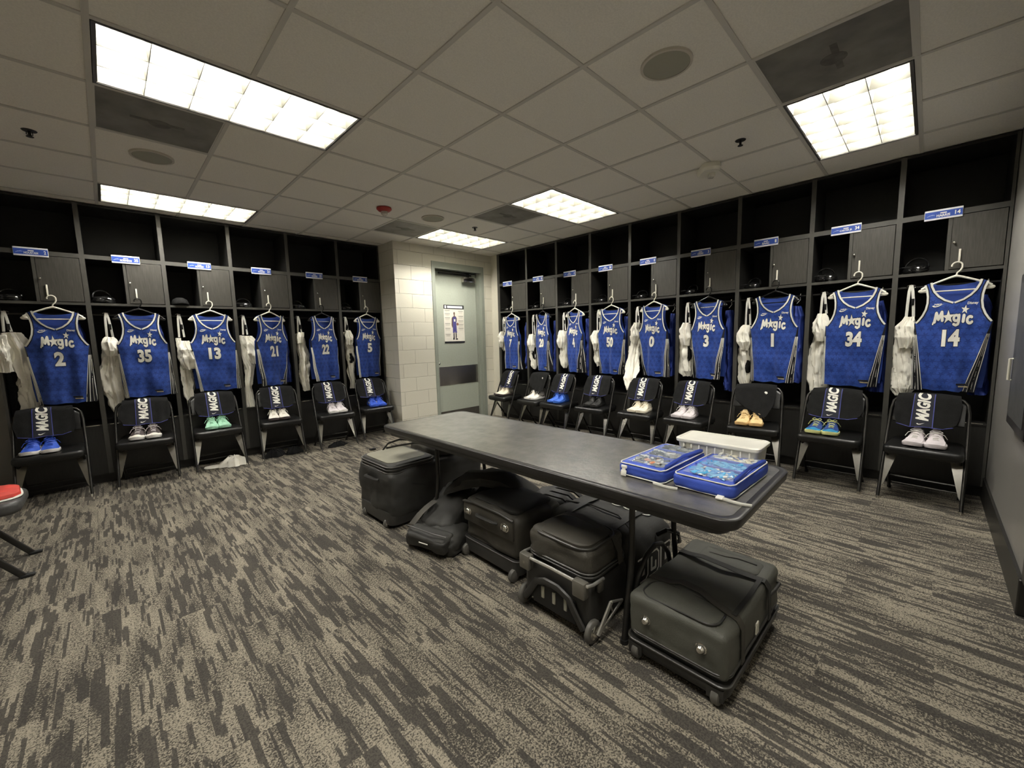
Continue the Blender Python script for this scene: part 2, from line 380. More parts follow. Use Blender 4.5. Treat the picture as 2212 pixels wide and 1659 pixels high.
def text_bm(txt, bold=0.0, shear=0.0, space=1.0):
    # unit type: cap height about 0.7; returns a bmesh in the XY plane, centred
    cu = bpy.data.curves.new('type', 'FONT'); cu.body = txt; cu.align_x = 'CENTER'; cu.align_y = 'CENTER'
    cu.offset = bold; cu.shear = shear; cu.space_character = space; cu.resolution_u = 3; cu.fill_mode = 'FRONT'
    o = bpy.data.objects.new('type', cu); COL.objects.link(o)
    dg = bpy.context.evaluated_depsgraph_get()
    me = bpy.data.meshes.new_from_object(o.evaluated_get(dg))
    bm = bmesh.new(); bm.from_mesh(me)
    bmesh.ops.triangulate(bm, faces=bm.faces[:])
    bpy.data.objects.remove(o); bpy.data.curves.remove(cu); bpy.data.meshes.remove(me)
    return bm
def fit_bm(bm, x0, x1, y0, y1, rot90=False):
    if rot90:
        for v in bm.verts: v.co.x, v.co.y = -v.co.y, v.co.x
    xs = [v.co.x for v in bm.verts]; ys = [v.co.y for v in bm.verts]
    a, b, c, d = min(xs), max(xs), min(ys), max(ys)
    for v in bm.verts:
        v.co.x = x0+(v.co.x-a)/(b-a+1e-9)*(x1-x0); v.co.y = y0+(v.co.y-c)/(d-c+1e-9)*(y1-y0); v.co.z = 0
    return bm
def off_bm(bm, dx, dy):
    for v in bm.verts: v.co.x += dx; v.co.y += dy
    return bm
def strip(pts, w, side=1):
    # a band of width w along an open polyline, to one side
    out = []
    n = len(pts); L_ = []
    for i in range(n):
        a = Vector(pts[max(i-1, 0)]); b = Vector(pts[min(i+1, n-1)]); t = (b-a).normalized()
        nn = Vector((-t.y, t.x))*side
        L_.append((pts[i][0]+nn.x*w, pts[i][1]+nn.y*w))
    return [[pts[i], pts[i+1], L_[i+1], L_[i]] for i in range(n-1)]

# ================================================================ THE ROOM
S = 0.6096; H = 2.746
XR = 4.72      # face of the right-hand lockers
YL = 3.19      # face of the left-hand lockers
XW0, XW1, YW0, YW1 = -2.45, 5.30, -3.35, 3.78
struct('floor', MB().box(XW0, XW1, YW0, YW1, -.05, 0).mesh('floor', 'carpet', False))
I0, I1, J0, J1 = -4, 9, -6, 6
troffers = [(0, 0), (0, 4), (5, -4), (5, 0), (5, 3), (0, -4)]
vents = {(0, 1): 'dark square air vent beside the long ceiling light at upper left', (4, -4): 'large dark square air vent beside the upper right ceiling light',
         (5, 1): 'dark square air vent beside the middle ceiling light', (4, 3): 'dark square air vent by the ceiling light nearest the door'}
holes = set()
for i, j in troffers: holes |= {(i, j), (i+1, j)}
mb = MB()
for i in range(I0, I1):
    for j in range(J0, J1+1):
        if (i, j) in holes or (i, j) in vents: continue
        mb.box(i*S+.010, (i+1)*S-.010, j*S+.010, (j+1)*S-.010, H+.006, H+.02)
mb.box(XW0, XW1, YW0, YW1+.3, H+.16, H+.2)
struct('ceiling', mb.mesh('ceiling', 'tile', False))
mb = MB()
for i in range(I0, I1+1):
    mb.box(i*S-.012, i*S+.012, YW0, YW1, H, H+.03)
for j in range(J0, J1+2):
    for i in range(I0, I1):
        if (i, j) in [(a, b) for a, b in holes] and False: continue
        mb.box(i*S+.012, (i+1)*S-.012, j*S-.012, j*S+.012, H+.0006, H+.03)
# the cross tee that would cut a two-tile troffer in half is left out
mb2 = MB()
for i in range(I0, I1+1):
    segs = []; lo = YW0
    gaps = sorted([(j*S+.012, (j+1)*S-.012) for (a, j) in troffers if a+1 == i])
    for g0, g1 in gaps: segs.append((lo, g0)); lo = g1
    segs.append((lo, YW1))
    for a, b in segs: mb2.box(i*S-.012, i*S+.012, a, b, H, H+.03)
for j in range(J0, J1+2):
    for i in range(I0, I1): mb2.box(i*S+.012, (i+1)*S-.012, j*S-.012, j*S+.012, H+.0006, H+.03)
struct('trim_1', mb2.mesh('ceiling_grid', 'tee', False))
# walls
YD = 2.77; XB = 2.91; XE = 4.74
struct('wall_left', MB().box(XW0, XB, YW1-.03, YW1+.05, 0, H).mesh('wall_left', 'graywall', False))
mb = MB()
mb.box(XB, 3.53, YD, YW1, 0, H+.01); mb.box(4.56, XE, YD, YD+.35, 0, H+.01); mb.box(3.53, 4.56, YD, YD+.35, 2.545, H+.01)
mb.box(3.53, 4.56, YD+.30, YD+.35, 0, 2.545)
struct('wall_back', mb.mesh('wall_back', 'block', False))
mb = MB(); mb.box(XE, XW1, 2.60, YD+.35, 0, H+.01)
struct('wall_side', mb.mesh('wall_side', mat('pilaster_paint', (.66, .63, .53), .45, noise_s=40, noise_a=.02, bump=.1, bump_s=120), False))
struct('wall_outer', MB().box(XW1-.03, XW1+.05, -3.0, 2.60, 0, H).mesh('wall_outer', 'graywall', False))
struct('wall_right', MB().box(2.87, XW1, -3.06, -2.95, 0, H+.01).mesh('wall_right', 'graywall', False))
struct('wall_front', MB().box(XW0, XW1, YW0-.05, YW0, 0, H+.01).box(1.7, 2.86, YW0, -2.99, 2.15, H).mesh('wall_front', 'rear_wall', False))
struct('wall_entry', MB().box(XW0-.05, XW0, YW0, YW1, 0, H+.01).mesh('wall_entry', 'rear_wall', False))
struct('baseboard_right', MB().box(2.87, XR+.06, -2.95, -2.936, 0, .175).rbox(2.855, 2.885, -3.06, -2.934, 0, .175, .006).mesh('baseboard_right', 'base', False))
struct('door_2', MB().box(2.80, 2.869, -3.02, -2.943, .176, 2.2).box(1.75, 2.80, -3.03, -2.99, .01, 2.15).mesh('door_2', 'dark_metal', False))
# door in its frame
X0, X1, ZT = 3.53, 4.56, 2.545
fr = MB()
fr.box(X0, X0+.055, YD-.012, YD+.14, 0, ZT); fr.box(X1-.055, X1, YD-.012, YD+.14, 0, ZT); fr.box(X0+.055, X1-.055, YD-.012, YD+.14, ZT-.10, ZT)
fr.box(X1-.095, X1-.055, YD+.06, YD+.14, 0, ZT-.10); fr.box(X0+.055, X0+.07, YD+.10, YD+.14, 0, ZT-.10)
struct('trim_2', fr.mesh('door_frame', 'framepaint', False))
d = struct('door_1', MB().rbox(X0+.058, X1-.098, YD+.10, YD+.145, .012, ZT-.115, .002, 1).mesh('door_leaf', 'doorpaint', False))
yd = YD+.10
mkobj('kick_plate', MB().box(X0+.065, X1-.105, yd-.004, yd, .015, .20).mesh('kick', 'kick', False), d)
mkobj('push_plate', MB().rbox(X0+.10, X1-.105, yd-.006, yd, .625, .925, .002, 1).mesh('push', 'steel', False), d)
mkobj('door_closer', MB().rbox(X1-.40, X1-.14, yd-.075, yd, 2.28, 2.36, .006).mesh('closer', 'chrome', True), d)
mkobj('closer_arm', MB().box(X0+.18, X1-.2, yd-.03, yd-.012, 2.385, 2.41).box(X1-.3, X1-.27, yd-.06, yd-.02, 2.33, 2.42).mesh('arm', 'dark_metal', False), d)
mkobj('door_knob', MB().cyl((X0+.10, yd, .985), (X0+.10, yd-.04, .985), .012).ball((X0+.10, yd-.05, .985), .026, .02, .026).mesh('knob', 'chrome'), d)
# poster on the door
ps = bpy.data.objects.new('poster', None); COL.objects.link(ps); ps.location = (3.79, yd-.003, 1.30)
tag(ps, 'white poster of a basketball player in blue taped to the grey door', 'poster')
def art(name, polys, m, y, parent=None):
    mb = MB(); sheet(mb, flat_bm(polys), lambda u, v: (u, y, v), 0, 0)
    return mkobj(name, mb.mesh(name, m, False, False), parent)
PW, PH = .405, .61
mkobj('sheet', MB().box(0, PW, -.0015, .001, 0, PH).mesh('sheet', mat('poster_paper', (.80, .76, .66), .4, noise_s=5, noise_a=.05), False), ps)
rc = lambda a, b, c, e: [(a, c), (b, c), (b, e), (a, e)]
art('band', [rc(0, PW, PH-.065, PH), rc(0, PW, 0, .028)], 'ink_black', -.003, ps)
art('heading', [rc(.02, .05, PH-.055, PH-.01), rc(.07, PW-.03, PH-.05, PH-.015)], 'plate_white', -.0045, ps)
ln = []; li = []
for k, z in enumerate((.52, .465, .40, .31, .235, .14)):
    ln.append(rc(.02, .12, z, z+.007)); li += [rc(.03, .11, z-.012-.009*q, z-.008-.009*q) for q in range(3)]
for k, z in enumerate((.51, .43, .355, .295, .235)):
    ln.append(rc(.285, .385, z, z+.007)); li += [rc(.295, .375, z-.012-.009*q, z-.008-.009*q) for q in range(3)]
art('rule', ln, mat('poster_grey', (.20, .19, .16), .6, noise_s=30, noise_a=.05), -.003, ps)
art('caption', li, mat('poster_pale', (.58, .55, .47), .6, noise_s=30, noise_a=.05), -.003, ps)
cxp = .205
fig = MB()
art('player_skin', [[(cxp-.012+x, .455+y) for x, y in arcp(.012, .02, .016, 0, 360, 12, .026)[:-1]], [(cxp-.012, .43), (cxp+.014, .43), (cxp+.010, .455), (cxp-.008, .455)],
     [(cxp-.05, .41), (cxp-.02, .43), (cxp+.03, .43), (cxp+.048, .40), (cxp+.043, .34), (cxp-.045, .36)], [(cxp-.053, .40), (cxp-.035, .40), (cxp-.03, .28), (cxp-.045, .24), (cxp-.06, .29)],
     rc(cxp-.025, cxp-.008, .08, .2), rc(cxp+.014, cxp+.032, .08, .2)], mat('poster_brown', (.16, .10, .07), .6, noise_s=30, noise_a=.1), -.003, ps)
art('player_kit', [[(cxp-.03, .425), (cxp-.01, .425), (cxp, .41), (cxp+.012, .425), (cxp+.03, .425), (cxp+.035, .33), (cxp+.04, .20), (cxp+.044, .165), (cxp+.008, .165), (cxp+.002, .19), (cxp-.006, .165), (cxp-.04, .165), (cxp-.036, .30)]],
    mat('poster_blue', (.075, .07, .24), .6, noise_s=50, noise_a=.1), -.0045, ps)
art('player_shoe', [rc(cxp-.038, cxp-.01, .055, .085), rc(cxp+.012, cxp+.055, .055, .075), rc(cxp-.03, cxp-.01, .08, .155), rc(cxp+.014, cxp+.034, .08, .155)], 'ink_black', -.0048, ps)
art('player_chest_print', [rc(cxp-.012, cxp+.018, .345, .385)], 'ink_white', -.006, ps)
art('ball', [arcp(cxp+.06, .305, .022, 0, 360, 14)[:-1]], mat('poster_orange', (.25, .12, .07), .6, noise_s=50, noise_a=.1), -.0045, ps)

# cabinet fixed to the near right wall
inst('wall_cabinet', [('body', MB().rbox(3.00, 3.62, -2.948, -2.915, .80, 1.64, .006).mesh('wc', 'dark_metal', True)),
     ('glass_panel', MB().box(3.05, 3.57, -2.916, -2.912, .85, 1.59).mesh('wcg', 'grey_vinyl', False)),
     ('handle', MB().tube([(3.56, -2.915, 1.05), (3.56, -2.90, 1.05), (3.56, -2.90, 1.17), (3.56, -2.915, 1.17)], .006).mesh('wch', 'white_plastic'))],
     (0, 0, 0), 0, 'dark framed cabinet fixed to the grey wall at the right edge', 'cabinet')

# ---------------------------------------------------------------- ceiling lights
LW, LD = 2*S-.03, S-.03
hou = MB()
def frame_rect(mb, w, d, t, z0, z1):
    mb.box(-w/2, w/2, -d/2, -d/2+t, z0, z1).box(-w/2, w/2, d/2-t, d/2, z0, z1).box(-w/2, -w/2+t, -d/2+t, d/2-t, z0, z1).box(w/2-t, w/2, -d/2+t, d/2-t, z0, z1)
frame_rect(hou, LW, LD, .012, -.002, .10)
hou = hou.mesh('troffer_frame', 'lampbody', False)
ref = MB().box(-LW/2+.012, LW/2-.012, -LD/2+.012, LD/2-.012, .098, .104)
for k in range(3):
    y = (k-1)*(LD-.024)/3
ref = ref.mesh('troffer_reflector', 'reflector', False)
lv = MB()
for k in range(1, 3):
    y = -LD/2+LD*k/3; lv.prism([(y-.002, .002), (y+.002, .002), (y+.010, .06), (y-.010, .06)], 'x', -LW/2+.012, LW/2-.012)
for k in range(1, 6):
    x = -LW/2+LW*k/6; lv.prism([(x-.0015, .0015), (x+.0015, .0015), (x+.009, .059), (x-.009, .059)], 'y', -LD/2+.012, LD/2-.012)
for s_ in (-1, 1):
    a = s_*(LD/2-.012); lv.prism([(a, .002), (a-s_*.004, .002), (a-s_*.012, .097), (a, .097)], 'x', -LW/2+.012, LW/2-.012)
    a = s_*(LW/2-.012); lv.prism([(a, .002), (a-s_*.004, .002), (a-s_*.012, .097), (a, .097)], 'y', -LD/2+.02, LD/2-.02)
lv = lv.mesh('troffer_louver', 'louver', False)
tubes = [MB().cyl((-LW/2+.03, (k-1)*LD/3, .079), (LW/2-.03, (k-1)*LD/3, .079), .0135, 10).mesh('troffer_tube', 'tube') for k in range(3)]
TL = {(0, 0): 'long lit ceiling light at upper left of the photo', (0, 4): 'lit ceiling light at left just above the lockers', (5, -4): 'lit ceiling light at upper right above the jersey numbered 34',
      (5, 0): 'lit ceiling light in the middle beside a dark vent', (5, 3): 'farthest lit ceiling light in front of the grey door', (0, -4): 'lit ceiling light overhead of the photographer'}
for i, j in troffers:
    inst('ceiling_light', [('frame', hou), ('reflector', ref), ('louver', lv)]+[('lamp_tube', t) for t in tubes],
         ((i+1)*S, (j+.5)*S, H), 0, TL[(i, j)], 'ceiling light', 'recessed louvered ceiling lights')
# vents: perforated face set in the grid
vf = MB().box(-S/2+.012, S/2-.012, -S/2+.012, S/2-.012, .004, .010).mesh('vent_face', 'vent', False)
vb = MB(); frame_rect(vb, S-.022, S-.022, .008, .002, .012); vb = vb.mesh('vent_rim', 'tee', False)
vd = MB().lathe([(0, .0025), (.055, .0025), (.06, .006)], 16).box(-.14, .12, -.03, .0, .0028, .006).mesh('vent_damper', mat('vent_dark', (.13, .12, .105), .8, noise_s=14, noise_a=.3), False)  # darker disc and bar across the grille
for (i, j), lb in vents.items():
    inst('ceiling_vent', [('grille', vf), ('frame', vb), ('damper', vd)], ((i+.5)*S, (j+.5)*S, H), 0, lb, 'vent', 'square ceiling vents')
spk = [('grille', MB().lathe([(0, -.006), (.10, -.006), (.115, -.003), (.115, .007)], 36).mesh('sg', 'speaker')),
       ('ring', MB().loft([[((.115 if q < 2 else .128)*math.cos(2*PI*k/36), (.115 if q < 2 else .128)*math.sin(2*PI*k/36), (.006, -.007, -.006, .006)[q]) for k in range(36)] for q in range(4)], closed=True).mesh('sr', 'speaker_ring'))]
for (i, j), lb in {(3.5, -2.5): 'large round speaker in the ceiling tile at upper right', (.5, 2.5): 'round ceiling speaker below the dark vent at left', (4.5, 2.5): 'small far round ceiling speaker near the red alarm'}.items():
    inst('ceiling_speaker', spk, (i*S, j*S, H), 0, lb, 'speaker', 'round ceiling speakers')
spr = [('escutcheon', MB().lathe([(0, .004), (.034, .003), (.038, .008)], 20).mesh('se', 'dark_metal')),
       ('sprinkler_head', MB().cyl((0, 0, .004), (0, 0, -.03), .008, 10).lathe([(0, -.034), (.018, -.033), (.018, -.030), (0, -.029)], 14).tube([(-.012, 0, 0), (-.014, 0, -.018), (0, 0, -.03), (.014, 0, -.018), (.012, 0, 0)], .0025, 6).mesh('sh', 'dark_metal'))]
for (x, y), lb in {(-.47, 2.54): 'ceiling sprinkler at far left of the photo', (5.53, -2.48): 'ceiling sprinkler beside the upper right light', (5.54, 2.52): 'far ceiling sprinkler between the vent and the farthest light'}.items():
    inst('sprinkler', spr, (x*S, y*S, H), 0, lb, 'sprinkler', 'ceiling sprinklers')
inst('fire_alarm', [('base', MB().lathe([(.0, .004), (.075, .002), (.078, -.012), (.06, -.03), (.04, -.036), (0, -.036)], 28).mesh('fb', 'alarm_red')),
     ('strobe_lens', MB().lathe([(0, -.030), (.035, -.036), (.034, -.06), (.02, -.074), (0, -.078)], 18).mesh('fl', 'lens'))], (3.52*S, 2.52*S, H), 0, 'round red fire alarm with a clear strobe on the ceiling', 'alarm')
st = MB()
st.loft([[(x, y, z) for x, y in ring2(0, 0, a, b, 24, 3.2)] for a, b, z in ((.115, .072, .004), (.125, .080, -.01), (.125, .080, -.035), (.108, .066, -.055))])
inst('strobe_alarm', [('housing', st.mesh('sth', 'white_plastic')), ('strobe_lens', MB().rbox(-.035, .035, -.045, .0, -.085, -.045, .008).mesh('stl', 'lens')),
     ('reflector', MB().rbox(-.02, .02, -.03, -.012, -.075, -.047, .004).mesh('str', 'chrome'))], (6.05*S, -1.93*S, H), R(35), 'white oval strobe alarm on the ceiling near the lockers', 'alarm')

# ================================================================ LOCKERS
# local frame of a locker: x along the row (left to right as seen), y into the wall, z up
DEP = .50
right_div = [2.595, 1.925, 1.325, .735, .137, -.485, -1.118, -1.742, -2.340, -2.945]
left_div = [-.765, -.153, .445, 1.050, 1.665, 2.288, 2.905]
numR = ['7', '20', '4', '50', '0', '3', '1', '34', '14']
numL = ['2', '35', '13', '21', '22', '5']
names = {'7': 'INGLES', '20': 'FULTZ', '4': 'SUGGS', '50': 'ANTHONY', '0': 'BLACK', '3': 'OKEKE', '1': 'ISAAC', '34': 'CARTER JR', '14': 'HARRIS',
         '2': 'HOUSTAN', '35': 'ROBINSON', '13': 'HOWARD', '21': 'WAGNER', '22': 'WAGNER', '5': 'BANCHERO'}
bays = []
for k, n in enumerate(numR): bays.append((n, 'R', right_div[k], right_div[k]-right_div[k+1]))
for k, n in enumerate(numL): bays.append((n, 'L', left_div[k], left_div[k+1]-left_div[k]))
def place(side, a, lx, ly):
    return (XR+ly, a-lx) if side == 'R' else (a+lx, YL+ly)
ROT = {'R': -PI/2, 'L': 0.0}
T = .018
def locker(n, side, a, w):
    sw = 'right-hand' if side == 'R' else 'left-hand'
    left_extra = .055 if n == '7' else T
    xl, xr = left_extra, w-T
    xm = xl+(w-xl-T)*.465
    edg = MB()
    edg.box(0, xl, -.001, .003, .1, 2.742).box(xr, w, -.001, .003, .1, 2.742).box(xl, xr, -.001, .003, 2.222, 2.262).box(xl, xr, .001, .005, 1.780, 1.803).box(xm, xm+.022, -.001, .003, 1.803, 2.222)  # thin strips that carry the painted lit tone of the carcass front
    bod = MB()
    bod.box(0, xl, .003, DEP, .1, 2.742).box(xr, w, .003, DEP, .1, 2.742)
    bod.box(xl, xr, .003, DEP-.02, 2.222, 2.262)         # upper shelf
    bod.box(xl, xr, .005, DEP-.02, 1.780, 1.803)      # lower shelf
    bod.box(xm, xm+.022, .003, DEP-.02, 1.803, 2.222)   # cubby divider
    bod.box(xl, xr, 0, DEP-.02, .585, .60)
    bod.box(xl, xr, .006, .024, .1, .585)               # seat front panel
    bod.box(xl, xr, .004, DEP-.02, 2.722, 2.742)
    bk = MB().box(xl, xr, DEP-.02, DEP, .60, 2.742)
    toe = MB().box(0, w, .075, .09, 0, .1)
    door = MB().rbox(xm+.024, xr-.004, -.002, .016, 1.808, 2.217, .002, 1)
    knob = MB().cyl((xm+.040, -.002, 2.01), (xm+.040, -.016, 2.01), .006, 10).ball((xm+.040, -.02, 2.01), .010, .008, .010, 10, 6)
    rod = MB().cyl((xl, .10, 1.695), (xr, .10, 1.695), .010, 10)
    hk = MB().rbox(.352, .364, -.016, -.003, 1.855, 1.957, .002, 1).tube([(.358, -.010, 1.862), (.358, -.026, 1.850), (.358, -.036, 1.858), (.358, -.036, 1.872)], .0035, 6)
    led = MB().box(xl+.02, xl+.10, -.001, .004, .596, .602).box(xr-.12, xr-.02, -.001, .004, .596, .602)
    x, y = place(side, a, 0, 0)
    inst('locker', [('carcass', bod.mesh('lc', 'locker', False)), ('lit_edge', edg.mesh('leb', 'locker_edge_lit', False)), ('back_panel', bk.mesh('lb', 'locker_in_shaded', False)), ('toe_kick', toe.mesh('lt', 'base', False)),
        ('door', door.mesh('ld', 'locker_door', False), [('knob', knob.mesh('lk', 'chrome')), ('garment_hook', hk.mesh('lh', 'white_plastic'))]),
        ('clothes_rod', rod.mesh('lr', 'dark_metal')), ('edge_clip', led.mesh('le', 'chrome', False))],
        (x, y, 0), ROT[side], 'tall open black locker behind the jersey numbered %s in the %s row' % (n, sw), 'locker', 'black lockers in the %s row' % sw)
    # name plate
    px = .25 if side == 'R' else .31
    if n == '2': px = .295
    yb = -.012
    z0 = 2.203
    body = MB().rbox(px-.105, px+.105, yb, yb+.010, z0, z0+.078, .002, 1).mesh('pl', 'plate_white', False)
    band = MB().box(px-.103, px+.103, yb-.0012, yb, z0+.014, z0+.064).mesh('pb', 'plate_blue', False)
    def ty(name, txt, x0, x1, zz0, zz1, bold=.03, m='ink_white'):
        mb = MB(); sheet(mb, fit_bm(text_bm(txt, bold), x0, x1, zz0, zz1), lambda u, v: (u, yb-.002, v), 0, 0)
        return (name, mb.mesh(name, m, False, False))
    wn = .030 if len(n) == 2 else .014
    mb = MB()
    for sx in range(3): sheet(mb, flat_bm([capsule((px-.09+sx*.006, z0+.030+.004*sx), (px-.060+sx*.006, z0+.042-.002*sx), .003)]), lambda u, v: (u, yb-.002, v), 0, 0)
    nm = names[n]
    hw = min(.043, .0055*len(nm)+.004)
    pp, qq = place(side, a, 0, 0)
    inst('name_plate', [('backing', body), ('blue_band', band), ty('number_print', n, px+.092-wn, px+.092, z0+.024, z0+.054), ty('name_print', nm, px-hw, px+hw, z0+.020, z0+.040),
         ('small_print', MB().box(px-.018, px+.018, yb-.002, yb-.0012, z0+.045, z0+.053).mesh('sp', 'ink_white', False)), ('team_mark', mb.mesh('tm', 'ink_soft', False, False))],
         (pp, qq, 0), ROT[side], 'blue and white name plate numbered %s on the locker rail' % n, 'name plate', 'locker name plates')
for b in bays: locker(*b)

# ================================================================ WHAT HANGS IN THE LOCKERS
def hanger_parts(m):
    hk = MB()
    pts = [(0, 0, 1.752), (.004, 0, 1.775), (.020, 0, 1.792), (.028, 0, 1.812)]+[(0+.028*math.cos(R(a)), 0, 1.829+.028*math.sin(R(a))) for a in range(-10, 200, 20)]
    hk.tube(pts, .0055, 8)
    body = MB()
    for s_ in (-1, 1):
        body.tube([(0, 0, 1.752), (s_*.03, 0, 1.742), (s_*.10, 0, 1.712), (s_*.16, 0, 1.682), (s_*.185, 0, 1.662)], [.009, .008, .007, .009, .012], 8)
        body.ball((s_*.180, 0, 1.650), .026, .010, .016, 14, 8)
    body.prism([(-.03, 1.742), (.03, 1.742), (0, 1.757)], 'y', -.003, .003)
    bar = MB().cyl((-.17, 0, 1.640), (.17, 0, 1.640), .005, 8)
    return [('hook', hk.mesh('hh', m)), ('shoulder', body.mesh('hb', m)), ('bar', bar.mesh('hr', m))]
HW = hanger_parts('white_plastic'); HB = hanger_parts('black_plastic')
black_hangers = {'35', '22', '20', '3', '1'}

ZH = .86
HB_ = [.135, .135]
def bound(z, k=1.0, s_=1):
    # half width of the blue front panel
    t = max(0, min(1, (1.395-z)/(1.395-ZH)))
    return (.200*(1-t)+HB_[0 if s_ < 0 else 1]*t)*k
def jersey_map(seed, off, k=1.0, depth=.030):
    ph = seed*1.7
    def f(x, z):
        # x unrolled, z absolute
        a = abs(x); s_ = 1 if x >= 0 else -1
        low = max(0, min(1, (1.60-z)/.7))
        b = bound(z, k, s_) if z < 1.395 else .21*k
        y = -depth
        xx = x
        if a > b:
            e = a-b
            y += 4*e*e/.07*.07+e*.55+.012*math.sin(e*150+z*9)*min(1, e/.02)
        y += low*(.014*math.sin(x*31+ph+z*2.2)+.007*math.sin(x*63+ph*2-z*4))+.004*math.sin(z*23+x*11+ph)
        y += .012*(a/.2)**2
        n = noise.noise((x*9+seed*5, z*6, seed))*.008
        nrm = -off
        return (xx, y+n*low+nrm, z-ZH)
    return f
def vneck():
    return [(.124, 1.712), (.118, 1.680), (.103, 1.640), (.078, 1.603), (.045, 1.573), (0, 1.550)]
def armhole():
    return [(.168, 1.692), (.156, 1.65), (.149, 1.60), (.148, 1.55), (.155, 1.50), (.170, 1.455), (.188, 1.42), (.204, 1.397)]
def magic_strokes():
    W = .30; P = []
    P += stroke([(-.02, -.22), (.03, -.06), (.10, -.06)], .16)
    P += stroke([(.14, -.02), (.28, .80), (.52, .22), (.82, .88), (.92, .12)], W)
    g = stroke(arcp(2.28, .30, .24, 0, 360, 14, .26), .25)+stroke([(2.55, .56), (2.56, .0), (2.50, -.26), (2.30, -.36), (2.08, -.26)], .25)
    i_ = stroke([(2.98, -.02), (3.02, .52)], W)
    c = stroke(arcp(3.62, .10, .26, 55, 320, 12, .30), .26)
    return P+g+i_+c
MAGIC = magic_strokes(); MSTAR = [starp(1.50, .40, .66, 94, .40)]; ISTAR = [starp(3.08, 1.05, .42, 82, .40)]
def tr(polys, x0, x1, z0, z1, sx=(-.1, 3.95), sz=(-.5, 1.4)):
    return [[(x0+(p[0]-sx[0])/(sx[1]-sx[0])*(x1-x0), z0+(p[1]-sz[0])/(sz[1]-sz[0])*(z1-z0)) for p in q] for q in polys]
def swoosh(x0, x1, z0, z1):
    P = [(0, .42), (.12, .12), (.28, .02), (.5, .16), (1.0, .98), (.48, .42), (.3, .34), (.2, .42), (.16, .62)]
    return [[(x0+p[0]*(x1-x0), z0+p[1]*(z1-z0)) for p in P]]

